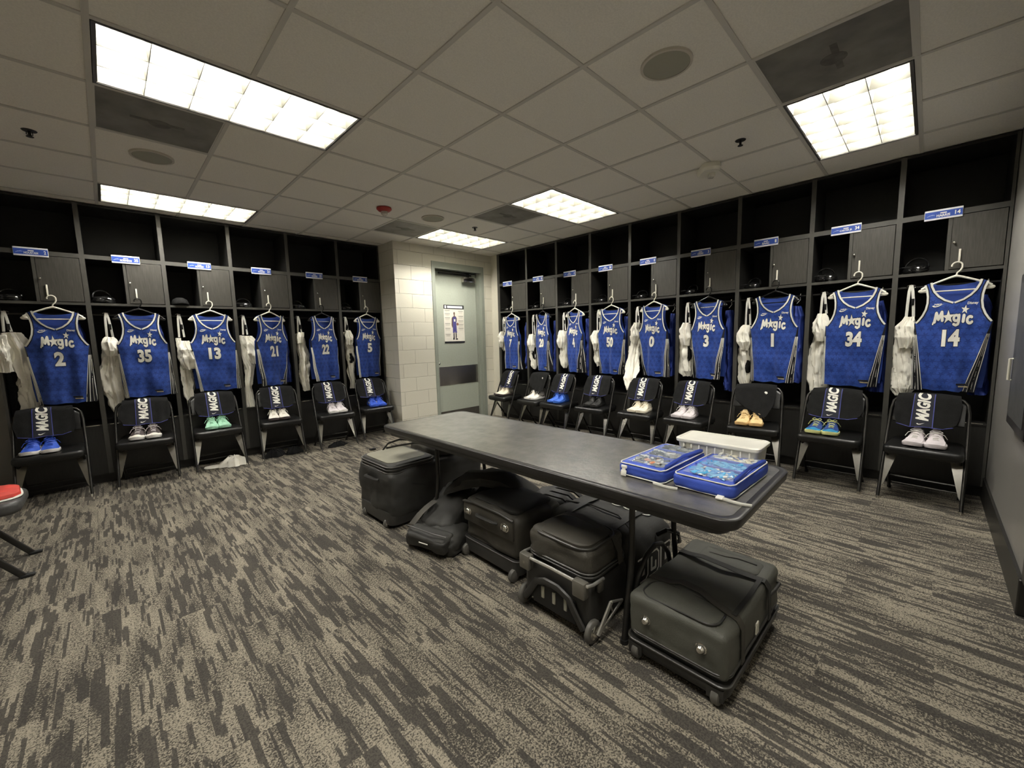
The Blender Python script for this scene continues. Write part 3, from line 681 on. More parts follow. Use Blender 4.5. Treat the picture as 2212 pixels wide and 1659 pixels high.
HBS = {'14': (.13, .085, .178, .135), '34': (.19, .11, .195, .155), '13': (.135, .175, .145, .21), '2': (.145, .13, .155, .195), '35': (.16, .185, .17, .225), '21': (.115, .095, .15, .14), '22': (.13, .18, .14, .22),
       '5': (.17, .14, .175, .18), '50': (.125, .125, .20, .165), '0': (.09, .165, .145, .21), '3': (.115, .095, .165, .13), '1': (.15, .125, .185, .165), '7': (.15, .14, .155, .20), '20': (.13, .08, .14, .16), '4': (.11, .08, .15, .17)}
OB_ = [.16, .16]
def jersey(n, side, a, w, seed, rz=0.0, k=1.0, dx=0.0, droop=0.0):
    F = lambda off: jersey_map(seed, off, k)
    HB_[0], HB_[1], OB_[0], OB_[1] = HBS[n]
    vn, ah = vneck(), armhole()
    right = [(x*k, z) for x, z in ah]
    prof = [(bound(z)*k, z) for z in (1.30, 1.20, 1.10, 1.0, .93)]; profL = [(-bound(z, 1, -1)*k, z) for z in (1.30, 1.20, 1.10, 1.0, .93)]
    hem = [(HB_[1]*k, ZH-.004), (.07*k, ZH-.016+droop), (0, ZH-.004), (-.07*k, ZH-.012+droop*.5), (-HB_[0]*k, ZH)]
    R0 = [(x*k, z) for x, z in vn][::-1]+right; R_ = R0+prof
    outline = R_+hem+profL[::-1]+[(-x, z) for x, z in reversed(R0)][:-1]
    mb = MB(); sheet(mb, flat_bm([outline]), F(0)); front = mb.mesh('jf', 'jblue')
    # back sheet with a high neck
    bn = [(.124*k, 1.712), (.10*k, 1.694), (.05*k, 1.684), (0, 1.682)][::-1]
    Rb = bn+right+[(.205*k, 1.3), (.20*k, 1.0)]+[(.19*k, .88)]
    ob = Rb+[(-x, z) for x, z in reversed(Rb)][:-1]
    mb = MB()
    def Fb(x, z):
        low = max(0, min(1, (1.6-z)/.7))
        return (x, .030+low*.008*math.sin(x*28+seed)-.012*(abs(x)/.2)**2+.03*low, z-ZH)
    sheet(mb, flat_bm([ob]), Fb); back = mb.mesh('jb', 'jblue_in')
    # side panels and stripes
    SP = []
    for s_ in (-1, 1):
        sp = MB(); stp = MB()
        zz = [1.393, 1.30, 1.20, 1.10, 1.0, .92, ZH-.01]
        inn = [(s_*bound(z, 1, s_)*k, z) for z in zz]
        wd = lambda z: .008+(OB_[0 if s_ < 0 else 1]-HB_[0 if s_ < 0 else 1]+.010)*max(0, (1.393-z)/(1.393-ZH))
        out = [(s_*(bound(z, 1, s_)*k+wd(z)), z-.02*max(0, (1.3-z))) for z in zz]
        sheet(sp, flat_bm([inn+out[::-1]]), F(-.0005))
        for q in (.04, .33, .62, .88):
            l1 = [(s_*(bound(z, 1, s_)*k+wd(z)*q), z) for z in zz[1:]]
            l2 = [(s_*(bound(z, 1, s_)*k+wd(z)*q+.0040), z) for z in zz[1:]]
            sheet(stp, flat_bm([l1+l2[::-1]]), F(.0018))
        SP.append(('side_panel', sp.mesh('jsp', 'jblack'), [('side_stripe', stp.mesh('jst', 'trim'))]))
    # trims
    tw = MB(); tb = MB()
    for s_ in (-1, 1):
        v = [(s_*x*k, z) for x, z in vn]; sheet(tb, flat_bm(strip(v, .019, s_)), F(.0016)); sheet(tw, flat_bm(strip([(p[0], p[1]) for p in v], .013, s_)), F(.0030))
        h = [(s_*x*k, z) for x, z in ah]; sheet(tb, flat_bm(strip(h, .019, -s_)), F(.0016)); sheet(tw, flat_bm(strip(h, .012, -s_)), F(.0030))
    # writing
    wx = .108*k
    bk = MB(); wh = MB()
    x0, x1, z0, z1 = -wx, wx, 1.358, 1.518
    fat = []
    for poly in MAGIC:
        cx_ = sum(p[0] for p in poly)/len(poly); cy_ = sum(p[1] for p in poly)/len(poly)
        fat.append([(p[0]+(p[0]-cx_)/max(.01, math.hypot(p[0]-cx_, p[1]-cy_))*.045, p[1]+(p[1]-cy_)/max(.01, math.hypot(p[0]-cx_, p[1]-cy_))*.045) for p in poly])
    sheet(bk, flat_bm(tr(fat+[starp(1.50, .40, .78, 94, .42)]+[starp(3.08, 1.05, .50, 82, .42)], x0, x1, z0, z1)), F(.0018))
    sheet(wh, flat_bm(tr(MAGIC+MSTAR+ISTAR, x0, x1, z0, z1)), F(.0034))
    word = [('word_print', wh.mesh('jw', 'ink_white')), ('word_outline', bk.mesh('jwo', 'ink_black'))]
    nw = (.056 if len(n) == 2 else .033)*k
    if n == '14': nw = .048*k
    if n == '1': nw = .013
    if n == '0': nw = .032
    mb = MB(); mo = MB()
    sheet(mb, fit_bm(text_bm(n, .05), -nw, nw, 1.205, 1.338), F(.0034))
    sheet(mo, fit_bm(text_bm(n, .08), -nw-.003, nw+.003, 1.202, 1.341), F(.0018))
    word += [('number_print', mb.mesh('jn', 'ink_white')), ('number_outline', mo.mesh('jno', 'ink_black'))]
    mb = MB(); sheet(mb, flat_bm(swoosh(-.116*k, -.050*k, 1.514, 1.540)), F(.0030)); sheet(mb, fit_bm(text_bm('NIKE', .03, .2), -.104*k, -.062*k, 1.530, 1.543), F(.0030), 0, 0)
    word.append(('maker_mark', mb.mesh('jm', 'ink_white')))
    mb = MB(); sheet(mb, fit_bm(text_bm('Disney', .03, .1), .070*k, .126*k, 1.522, 1.546), F(.0030), 0, 0)
    word.append(('sponsor_mark', mb.mesh('js', 'ink_white')))
    mb = MB(); sheet(mb, flat_bm([[(.050*k, .900), (.115*k, .896), (.115*k, .912), (.050*k, .914)]]), F(.0030))
    mb2_ = MB(); sheet(mb2_, flat_bm([[(.062*k, .886), (.118*k, .883), (.118*k, .893), (.062*k, .896)]]), F(.0030))
    tags = [('hem_tag', mb.mesh('jt', 'ink_black', False), [('tag_print', mb2_.mesh('jt2', 'gold', False))])]
    px, py = place(side, a, .358+dx, -.036)
    sw = 'right' if side == 'R' else 'left'
    rz_ = ROT[side]+rz
    inst('jersey', [('front_panel', front), ('back_panel', back), ('white_trim', tw.mesh('jtw', 'trim')), ('dark_trim', tb.mesh('jtb', 'navy_cloth'))]+SP+word+tags,
        (px, py, ZH), rz_, 'blue sleeveless basketball jersey numbered %s hanging in the %s row' % (n, sw), 'jersey', 'blue numbered basketball jerseys')
    hb = n in black_hangers
    inst('coat_hanger', HB if hb else HW, (px, py, 0), rz_, '%s plastic hanger holding the jersey numbered %s' % ('black' if hb else 'white', n), 'hanger', 'hangers on the locker hooks')

# ---------------------------------------------------------------- hanging cloth
def cloth_loft(prof, seed, n=64, lobes=5, amp=.22, rows=56, amp2=.10, rough=1.0):
    # prof: (z, xc, yc, half width, half depth) from top to bottom
    mb = MB(); rings = []
    for i in range(rows+1):
        t = i/rows*(len(prof)-1); q = min(int(t), len(prof)-2); u = t-q; u = u*u*(3-2*u)
        z, xc, yc, hw, hd = [prof[q][m]*(1-u)+prof[q+1][m]*u for m in range(5)]
        ring = []
        for k_ in range(n):
            a = 2*PI*k_/n
            ph = seed*2.1+1.2*math.sin(z*7+seed)
            r = 1+amp*math.sin(lobes*a+ph)+amp2*math.sin((lobes*2+1)*a-ph*1.7+z*9)+.30*noise.noise((math.cos(a)*1.6+seed*3, math.sin(a)*1.6, z*13+seed))-.22*abs(noise.noise((math.cos(a)*3+seed*2, math.sin(a)*3, z*24)))
            zz = z+(.020*noise.noise((a*1.1, seed, 3.3)) if i == rows else 0)+.008*noise.noise((math.cos(a)*2, math.sin(a)*2, z*16+seed))
            rg_ = .5-abs(noise.noise((math.cos(a)*2.6+z*2.5+seed*7, math.sin(a)*2.2, z*7+math.cos(a)*1.5))); rg2 = .5-abs(noise.noise((math.cos(a)*5+seed-z*4, math.sin(a)*3, z*13)))
            dd = (.026*(rg_-.3)+.008*(rg2-.3))*rough
            sh = .018*noise.noise((seed*1.3, z*7, 1))*rough
            ring.append((xc+sh+(hw*r+dd)*math.cos(a), yc+(hd*r+dd)*math.sin(a), zz))
        rings.append(ring)
    mb.loft(rings); return mb
random.seed(3)
# per bay: (strap x, [shirt profile], [bundle profile]) in locker coordinates, from the photo
W_ = {}
def wp(n, sx, shirt, bundle): W_[n] = (sx, shirt, bundle)
wp('2', .075, [(1.52, .10, .02, .05, .035), (1.40, .13, .02, .075, .05), (1.2, .155, .02, .07, .05), (1.0, .155, .02, .068, .04), (.80, .145, .02, .058, .03), (.70, .14, .02, .05, .03)],
   [(1.50, .02, -.02, .05, .04), (1.40, .03, -.03, .06, .05), (1.28, .03, -.03, .055, .05), (1.17, .03, -.02, .05, .03)])
wp('35', .115, [(1.46, .10, .02, .03, .03), (1.3, .10, .0, .06, .05), (1.1, .10, .0, .078, .05), (.92, .10, .0, .07, .045), (.78, .11, .0, .05, .03), (.66, .125, .0, .028, .02)],
   [(1.47, .12, -.02, .03, .03), (1.42, .125, -.03, .065, .05), (1.34, .125, -.03, .062, .05), (1.28, .12, -.02, .055, .04)])
wp('13', .085, [(1.45, .07, .02, .025, .03), (1.3, .08, .01, .03, .04), (1.1, .09, .01, .045, .04), (.95, .10, .01, .052, .04), (.8, .105, .0, .045, .03), (.68, .10, .0, .035, .02)],
   [(1.42, .10, -.02, .04, .04), (1.32, .115, -.03, .08, .06), (1.22, .12, -.03, .085, .06), (1.11, .11, -.02, .05, .04)])
wp('21', .085, [(1.47, .05, .02, .025, .03), (1.3, .07, .01, .04, .04), (1.1, .095, .01, .05, .05), (.98, .09, .01, .04, .04), (.86, .07, .0, .03, .03), (.7, .07, .0, .04, .025), (.60, .07, .0, .045, .025)],
   [(1.46, .10, -.02, .05, .04), (1.36, .14, -.03, .08, .05), (1.25, .16, -.03, .07, .05), (1.13, .15, -.02, .035, .03)])
wp('22', .085, [(1.49, .08, .02, .03, .03), (1.35, .10, .01, .055, .045), (1.15, .115, .01, .06, .04), (1.0, .11, .01, .062, .04), (.85, .115, .0, .05, .03), (.73, .125, .0, .04, .02)],
   [(1.50, .09, -.02, .035, .03), (1.44, .08, -.025, .04, .04), (1.36, .075, -.02, .03, .03)])
wp('5', .085, [(1.50, .085, .02, .035, .03), (1.35, .10, .01, .05, .045), (1.15, .125, .01, .06, .04), (1.0, .12, .01, .05, .04), (.85, .115, .0, .04, .03), (.70, .12, .0, .035, .02)],
   [(1.52, .09, -.02, .03, .03), (1.42, .09, -.03, .05, .05), (1.32, .09, -.02, .04, .03)])
for nn, (b0, b1) in {'7': (1.15, .045), '20': (.86, .05), '4': (.90, .055), '50': (.95, .055), '0': (.72, .09), '3': (.86, .085), '1': (.76, .055), '34': (.70, .075), '14': (.78, .075)}.items():
    xs = {'7': .075, '20': .085, '4': .095, '50': .10, '0': .085, '3': .095, '1': .095, '34': .11, '14': .10}[nn]
    zt = {'7': 1.46, '20': 1.40, '4': 1.44, '50': 1.42, '0': 1.50, '3': 1.47, '1': 1.42, '34': 1.50, '14': 1.44}[nn]
    L_ = zt-b0
    wp(nn, xs, [(zt, xs, .02, .025, .03), (zt-L_*.2, xs-.005, .01, b1*.75, .045), (zt-L_*.45, xs-.01, .01, b1, .05), (zt-L_*.7, xs-.005, .01, b1*1.02, .045), (zt-L_*.9, xs, .0, b1*.9, .035), (b0, xs+.01, .0, b1*.55, .02)],
       [(zt+.01, xs+.005, -.02, .03, .03), (zt-.07, xs-.01, -.03, .055, .05), (zt-.16, xs+.0, -.03, .06, .05), (zt-.25, xs-.005, -.02, .035, .03)])
W_['0'] = (.085, [(1.50, .085, .02, .03, .03), (1.35, .08, .0, .055, .045), (1.12, .08, -.03, .075, .045), (.95, .085, -.10, .085, .035), (.82, .10, -.20, .080, .020), (.68, .115, -.25, .04, .012)], W_['0'][2])
def laundry(n, side, a, w, seed):
    sx, shirt, bun = W_[n]
    x0, y0 = place(side, a, 0, 0)
    rz = ROT[side]; zt = shirt[0][0]; yy = .055
    # strap looped over the rod, with its black clip
    st_ = MB()
    for dx_, e in ((-.010, -.006), (.012, .016)):
        mb = [(sx+dx_*.2, yy+.0, 1.712), (sx+dx_, yy-.012, 1.66), (sx+dx_+e*.5, yy-.01, 1.58), (sx+dx_+e, yy-.005, zt+.01)]
        st_.tube(mb, .0095, 6, flat=.25)
    st_.tube([(sx-.004, yy-.004, 1.70), (sx, .10, 1.715), (sx, .13, 1.69)], .0095, 6, flat=.25)
    cl = MB().rbox(sx+.006, sx+.026, yy-.016, yy+.002, 1.545, 1.60, .003)
    rg = MB().tube([(sx+.03*math.cos(R(t)), .085+.012*math.sin(R(t*2)), 1.700+.016*math.sin(R(t))) for t in range(0, 360, 30)], .0022, 6, closed=True)
    inst('laundry_strap', [('strap', st_.mesh('ls', 'trim')), ('clip', cl.mesh('lc2', 'black_plastic')), ('ring', rg.mesh('lr2', 'chrome'))], (x0, y0, 0), rz,
         'white looped laundry strap on the rod beside the jersey numbered %s' % n, 'strap', 'white laundry straps')
    sh = cloth_loft([(z, x, y+.045, hw, hd) for z, x, y, hw, hd in shirt], seed, lobes=4+seed % 3, amp=.20)
    single('hanging_shirt', sh.mesh('cs', 'white_cloth'), (x0, y0, 0), rz, 'white shirt hanging from the strap beside the jersey numbered %s' % n, 'shirt', 'white shirts hanging in the lockers')
    bb = cloth_loft([(z, x, y+.02, hw, hd) for z, x, y, hw, hd in bun], seed+40, lobes=3, amp=.14, rows=22)
    single('bunched_shorts', bb.mesh('cb', 'white_cloth'), (x0, y0, 0), rz, 'bunched white undershorts over the white shirt beside the jersey numbered %s' % n, 'shorts', 'bunched white clothes in the lockers')
    if n in ('20', '1', '3', '5'):
        bz = {'20': (1.20, 1.02), '1': (1.06, .93), '3': (1.22, 1.05), '5': (1.2, 1.06)}[n]
        dk = cloth_loft([(bz[0], sx+.03, .035, .02, .02), ((bz[0]+bz[1])/2, sx+.035, .03, .042, .03), (bz[1], sx+.03, .035, .025, .02)], seed+9, lobes=3, amp=.1, rows=10)
        single('black_sleeve', dk.mesh('ds', 'black_cloth'), (x0, y0, 0), rz, 'small black sleeve among the white clothes beside the jersey numbered %s' % n, 'sleeve', 'black sleeves among the white clothes')
def rear_garment(n, side, a, w, seed):
    x0, y0 = place(side, a, 0, 0)
    xr = w-.085
    m = 'jblue_back'
    bot = {'14': .82, '34': .80, '3': .72, '1': .85, '4': .80, '20': .83}.get(n, .86)
    mb = cloth_loft([(1.60, xr-.02, .13, .035, .05), (1.50, xr-.01, .14, .05, .09), (1.2, xr, .15, .052, .11), (bot+.1, xr+.005, .15, .055, .12), (bot, xr+.005, .15, .052, .12)], seed+70, lobes=3, amp=.08, amp2=.05, rows=30, rough=.4)
    o = MB()
    o.tube([(xr-.03, .13, 1.625), (xr, .12, 1.66), (xr, .10, 1.70), (xr+.006, .09, 1.716), (xr+.006, .075, 1.70)], .003, 6)
    inst('spare_garment', [('cloth', mb.mesh('rg', m)), ('white_hook', o.mesh('rh', 'white_plastic'))], (x0, y0, 0), ROT[side],
         'dark blue garment on the rod behind the jersey numbered %s' % n, 'garment', 'blue garments hanging behind the jerseys')

# ---------------------------------------------------------------- headphones on the shelf
def headphones():
    band = MB().tube([(.072*math.cos(R(t)), .03+.02*math.sin(R(t)), .055+.070*math.sin(R(t))) for t in range(-5, 190, 13)], .007, 8, flat=1.6)
    L = []
    for s_, tz in ((-1, .038), (1, .030)):
        c = MB()
        mt = Matrix.Translation((s_*.028, -.012*s_, tz+.010*s_)) @ Matrix.Rotation(R(12*s_+6), 4, 'X') @ Matrix.Rotation(R(7), 4, 'Y')
        c.lathe([(0, -.026), (.045, -.026), (.056, -.018), (.058, -.004), (.050, .002), (.052, .010), (.046, .022), (.030, .030), (0, .033)], 28, mtx=mt)
        L.append(c.mesh('ec', 'gloss_black'))
    g = MB().tube([(-.045+.05*math.cos(R(t)), -.03+.05*math.sin(R(t)), .053) for t in range(180, 330, 15)], .0035, 6)
    return [('headband', band.mesh('hbd', 'gloss_black')), ('ear_cup', L[0]), ('ear_cup', L[1]), ('cushion', g.mesh('hcu', 'rubber_b'))]
HP = headphones()
cap_m = MB()
cap_m.lathe([(.075, 0), (.078, .03), (.062, .068), (.03, .088), (0, .092)], 28, mtx=Matrix.Diagonal((1, 1.1, 1, 1)))
cap_b = MB().loft([[(.075*math.cos(R(t))*f, -.04-.09*f*abs(math.sin(R(t)))**.8, .012+.012*(1-abs(math.cos(R(t))))+dz) for t in range(0, 181, 15)]+[(.06*math.cos(R(t)), -.035-.04*abs(math.sin(R(t))), .012+dz) for t in range(180, -1, -15)] for f, dz in ((1, 0), (1, .004))])
for idx, (n, side, a, w_) in enumerate(bays):
    lx = .115 if n != '7' else .14
    x, y = place(side, a, lx, .085)
    if n == '13':
        inst('baseball_hat', [('crown', cap_m.mesh('cm', 'black_cloth')), ('brim', cap_b.mesh('cbm', 'black_cloth'))], (x, y, 1.803), ROT[side], 'black cap on the locker shelf above the jersey numbered 13', 'cap')
    else:
        rzz = ROT[side]+random.uniform(-.4, .4)
        inst('headphones', HP, (x, y, 1.8035), rzz, 'black over-ear headphones on the shelf above left of the jersey numbered %s' % n, 'headphones', 'black headphones on the locker shelves',
             scale=(1.0, 1.0, 1.05 if n in ('35', '14', '34') else .88))
JR = {'7': (-.08, .90, 0), '20': (-.20, .84, 0), '4': (-.22, .82, .0), '50': (-.02, .98, 0), '0': (-.18, .98, -.01), '3': (-.15, .92, 0), '1': (-.02, 1.0, 0), '34': (.02, 1.0, 0), '14': (0, 1.02, -.008),
      '2': (-.05, 1.0, 0.02), '35': (.03, .96, 0), '13': (-.02, 1.02, 0), '21': (.36, .98, -.01), '22': (.22, .94, 0), '5': (.10, .95, 0)}
for idx, (n, side, a, w_) in enumerate(bays):
    r_, k_, dx_ = JR[n]
    jersey(n, side, a, w_, idx+1, r_, k_, dx_)
    laundry(n, side, a, w_, idx+1)
    rear_garment(n, side, a, w_, idx+1)

# ================================================================ FOLDING CHAIRS
# local: x across, front feet on y=0, back leans to +y
def cy(z): return .30*z/.80
def chair_parts():
    fr = MB(); pts = [(-.228, 0, .006), (-.226, cy(.25), .25), (-.222, cy(.5), .5), (-.216, cy(.70), .70)]
    pts += [(-.205, cy(.765), .765), (-.180, cy(.795), .795), (-.15, cy(.805), .805)]
    full = pts+[(-x, y, z) for x, y, z in reversed(pts)]
    fr.tube(full, .0115, 10)
    legs_f = []
    rear = []
    for s_ in (-1, 1):
        rear.append(MB().tube([(s_*.200, .075, .415), (s_*.203, .225, .21), (s_*.205, .375, .006)], .0115, 8).mesh('crl', 'chair_metal'))
    feet = []
    for s_ in (-1, 1):
        feet.append(MB().cyl((s_*.228, 0, 0), (s_*.228, .004, .022), .0145, 10).mesh('cft', 'chrome'))
        feet.append(MB().cyl((s_*.205, .378, 0), (s_*.205, .371, .022), .0145, 10).mesh('cft', 'rubber_b'))
    g = []
    for s_ in (-1, 1):
        m_ = MB()
        poly = [(s_*.218, .37), (s_*.148, .345), (s_*.205, .115), (s_*.220, .085)]
        v = [(x, cy(z)-.001, z) for x, z in poly]+[(x, cy(z)+.006, z) for x, z in poly]
        m_.add(v, [(0, 1, 2, 3), (7, 6, 5, 4), (0, 4, 5, 1), (1, 5, 6, 2), (2, 6, 7, 3), (3, 7, 4, 0)])
        g.append(m_.mesh('cg', 'gusset', False))
    bar1 = MB().cyl((-.215, cy(.385), .385), (.215, cy(.385), .385), .009, 8).mesh('cb1', 'chair_metal')
    bar2 = MB().cyl((-.203, .275, .135), (.203, .275, .135), .008, 8).mesh('cb2', 'chair_metal')
    bar3 = MB().cyl((-.203, .328, .065), (.203, .328, .065), .006, 8).mesh('cb3', 'chair_metal')
    # padded seat: rounded slab, slightly crowned
    bm = bmesh.new(); bmesh.ops.create_cube(bm, size=1)
    bmesh.ops.transform(bm, matrix=Matrix.Diagonal((.425, .40, .066, 1)), verts=bm.verts)
    bmesh.ops.bevel(bm, geom=[e for e in bm.edges if abs(e.verts[0].co.z-e.verts[1].co.z) > .01], offset=.045, segments=4, affect='EDGES', profile=.5)
    bmesh.ops.bevel(bm, geom=[e for e in bm.edges if abs(e.verts[0].co.z-e.verts[1].co.z) < .001 and len(e.link_faces) == 2 and abs(e.link_faces[0].normal.z-e.link_faces[1].normal.z) > .5], offset=.022, segments=3, affect='EDGES', profile=.5)
    for v in bm.verts:
        v.co.x *= 1.0+.05*(-v.co.y/.2)
    st = MB(); st.addbm(bm, Matrix.Translation((0, .175, .419)) @ Matrix.Rotation(R(2), 4, 'X')); bm.free()
    pan = MB().rbox(-.185, .185, .0, .355, .374, .390, .006)
    # padded back: curved cushion between the uprights
    bk = MB(); rings = []
    nx = 15
    for k in range(nx):
        x = -.198+.396*k/(nx-1); c = .018*(1-(x/.2)**2)
        e = min(1, (1-abs(x)/.205)*5); zt = .797-.035*(1-min(1, (1-abs(x)/.2)*3.5))
        zb = .605; ring = []
        for q in range(12):
            a = 2*PI*q/12; zz = (zt+zb)/2+(zt-zb)/2*math.copysign(abs(math.sin(a))**.45, math.sin(a)); yy = .014*math.copysign(abs(math.cos(a))**.6, math.cos(a))*(.4+.6*e)
            ring.append((x, cy(zz)+yy+c, zz))
        rings.append(ring)
    bk.loft(rings)
    return [('seat', st.mesh('cs_', 'vinyl'), [('seat_pan', pan.mesh('cp', 'dark_metal'))]), ('backrest', bk.mesh('cbk', 'vinyl')), ('front_frame', fr.mesh('cfr', 'chair_metal')),
            ('rear_leg', rear[0]), ('rear_leg', rear[1]), ('gusset', g[0]), ('gusset', g[1]), ('crossbar', bar1), ('crossbar', bar2), ('crossbar', bar3)]+[('foot_cap', f) for f in feet]
CH = chair_parts()
# front foot positions measured from the photo: (bay, left x, left y, right x, right y)
feetpos = {'14': (4.245, -2.356, 4.211, -2.811), '34': (4.261, -1.783, 4.248, -2.238), '35': (-.110, 2.835, .343, 2.785), '13': (.495, 2.81, .950, 2.80),
           '21': (1.119, 2.815, 1.567, 2.77), '22': (1.737, 2.722, 2.194, 2.692), '5': (2.329, 2.762, 2.784, 2.735), '2': (-.748, 2.815, -.293, 2.795)}
for n, yc, xx, tilt in (('7', 2.175, 4.24, .03), ('20', 1.50, 4.22, .02), ('4', 1.03, 4.20, .02), ('50', .435, 4.23, 0), ('0', -.198, 4.22, .01), ('3', -.77, 4.21, .02), ('1', -1.43, 4.25, -.03)):
    feetpos[n] = (xx+tilt, yc+.2275, xx-tilt, yc-.2275)
chair_at = {}
for n, side, a, w_ in bays:
    x0, y0, x1, y1 = feetpos[n]
    rz = math.atan2(y1-y0, x1-x0); c = ((x0+x1)/2, (y0+y1)/2, 0)
    chair_at[n] = (c, rz)
    inst('folding_chair', CH, c, rz, 'black padded folding chair in front of the jersey numbered %s' % n, 'chair', 'black padded folding chairs')

# ---------------------------------------------------------------- garments draped over the chair backs
def drape_map(seed, off):
    def f(s, t):
        # s across, t down from the top of the backrest (negative: behind)
        fold = .007*math.sin(s*38+seed*2)+.006*noise.noise((s*12, t*10, seed))
        if t >= 0.0:
            z = .826-t*.93+.014*math.exp(-t/.03)*math.cos(s*9); y = cy(z)-.026-off-abs(fold)*(.3+t*3)-.012*t/.25
            if t < .03: y += .020*(1-t/.03)**2; z -= .006*(1-t/.03)
            return (s, y, z)
        z = .820+t*.6; y = cy(.8)+.034+off*.5
        if t > -.05: z = .826+.014*math.cos(s*9); y = cy(.82)-.006+.04*(-t/.05)
        return (s, y+fold*.3, z)
    return f
def drape(n, seed, logo=True):
    c, rz = chair_at[n]
    random.seed(seed*13)
    j = lambda a: random.uniform(-a, a)
    F = lambda off: drape_map(seed, off)
    wt = .165; wb = .188+j(.01)
    sx = {'14': -.01, '34': .0, '7': .02, '2': -.02}.get(n, j(.02))
    if logo:
        out = [(-wt+sx, -.16), (wt+sx, -.16), (wt+.012+sx, 0), (wt+.022+sx, .06), (wb+sx, .17+j(.02)), (wb-.015+sx, .235+j(.02)), (.10+sx, .262), (0+sx, .258), (-.08+sx, .265), (-wb+.02+sx, .245+j(.02)), (-wb-.005+sx, .17+j(.02)), (-wt-.015+sx, .05), (-wt-.01+sx, 0)]
    else:
        out = [(-wt+sx, -.16), (wt+sx, -.16), (wt+.012+sx, 0), (wt+.015+sx, .06), (wb-.02+sx, .20), (wb-.07+sx, .31), (.06+sx, .33), (0+sx, .27), (-.08+sx, .23), (-wb+.02+sx, .16), (-wt-.02+sx, .08), (-wt-.01+sx, 0)]
    mb = MB(); sheet(mb, flat_bm([out]), F(0), .018, .02)
    parts = [('cloth', mb.mesh('dc', 'black_cloth'))]
    xl = sx-.075+({'14': .0, '50': .0, '7': .05, '4': .04, '22': 0}.get(n, 0)); xr = xl+.115
    if logo:
        mb = MB(); sheet(mb, flat_bm([[(xl, .0), (xr, .0), (xr+.004, .262), (xl-.004, .262)]]), F(.0015), .018, .02)
        parts.append(('panel', mb.mesh('dp', 'navy_cloth')))
        for q, nm in ((xl, 'pl'), (xr, 'pr')):
            mb = MB(); sheet(mb, flat_bm([[(q-.0025, .0), (q+.0025, .0), (q+.0025+(.004 if q == xr else -.004), .262), (q-.0025+(.004 if q == xr else -.004), .262)]]), F(.0028), .018, .02)
            parts.append(('piping', mb.mesh(nm, 'piping', False)))
        mb = MB(); sheet(mb, flat_bm([[(-wb+.02+sx, .243), (-.08+sx, .262), (0+sx, .255), (.10+sx, .259), (wb-.03+sx, .239), (wb-.03+sx, .243), (.10+sx, .263), (0+sx, .259), (-.08+sx, .266), (-wb+.02+sx, .247)]]), F(.003), .018, .02)
        parts.append(('hem', mb.mesh('dh', 'piping', False)))
        # vertical lettering, reading upwards
        bm = text_bm('MAGIC', .045, .22, 1.0)
        for v in bm.verts: v.co.x, v.co.y = -v.co.y, v.co.x
        for v in bm.verts: v.co.y = -v.co.y
        cut = .012 if n not in ('2', '13') else .012
        fit_bm(bm, xl+.019, xr-.020, -.006, .208)
        mb = MB(); sheet(mb, bm, F(.004), .018, .02)
        parts.append(('word_print', mb.mesh('dw', 'ink_white', False)))
        mb = MB(); sheet(mb, flat_bm([[(p[0], .47-p[1]) for p in q] for q in swoosh(xl+.028, xl+.075, .228, .246)]), F(.004), .018, .02)
        parts.append(('maker_mark', mb.mesh('dm', 'ink_white', False)))
        lb = 'black shorts with white lettering draped over the chair below the jersey numbered %s' % n
    else:
        mb = MB(); sheet(mb, flat_bm([starp(sx+.095, .075, .014, 90, .6), [(sx+.075, .07), (sx+.09, .06), (sx+.10, .068), (sx+.088, .078)]]), F(.003), .018, .02)
        parts.append(('chest_mark', mb.mesh('dm2', 'ink_white', False)))
        lb = 'plain black shirt on the chair back below the jersey numbered %s' % n
    inst('draped_shorts' if logo else 'draped_shirt', parts, c, rz, lb, 'shorts' if logo else 'shirt', 'black garments draped over the chair backs')
for i, (n, side, a, w_) in enumerate(bays):
    drape(n, i+1, n not in ('20', '1'))

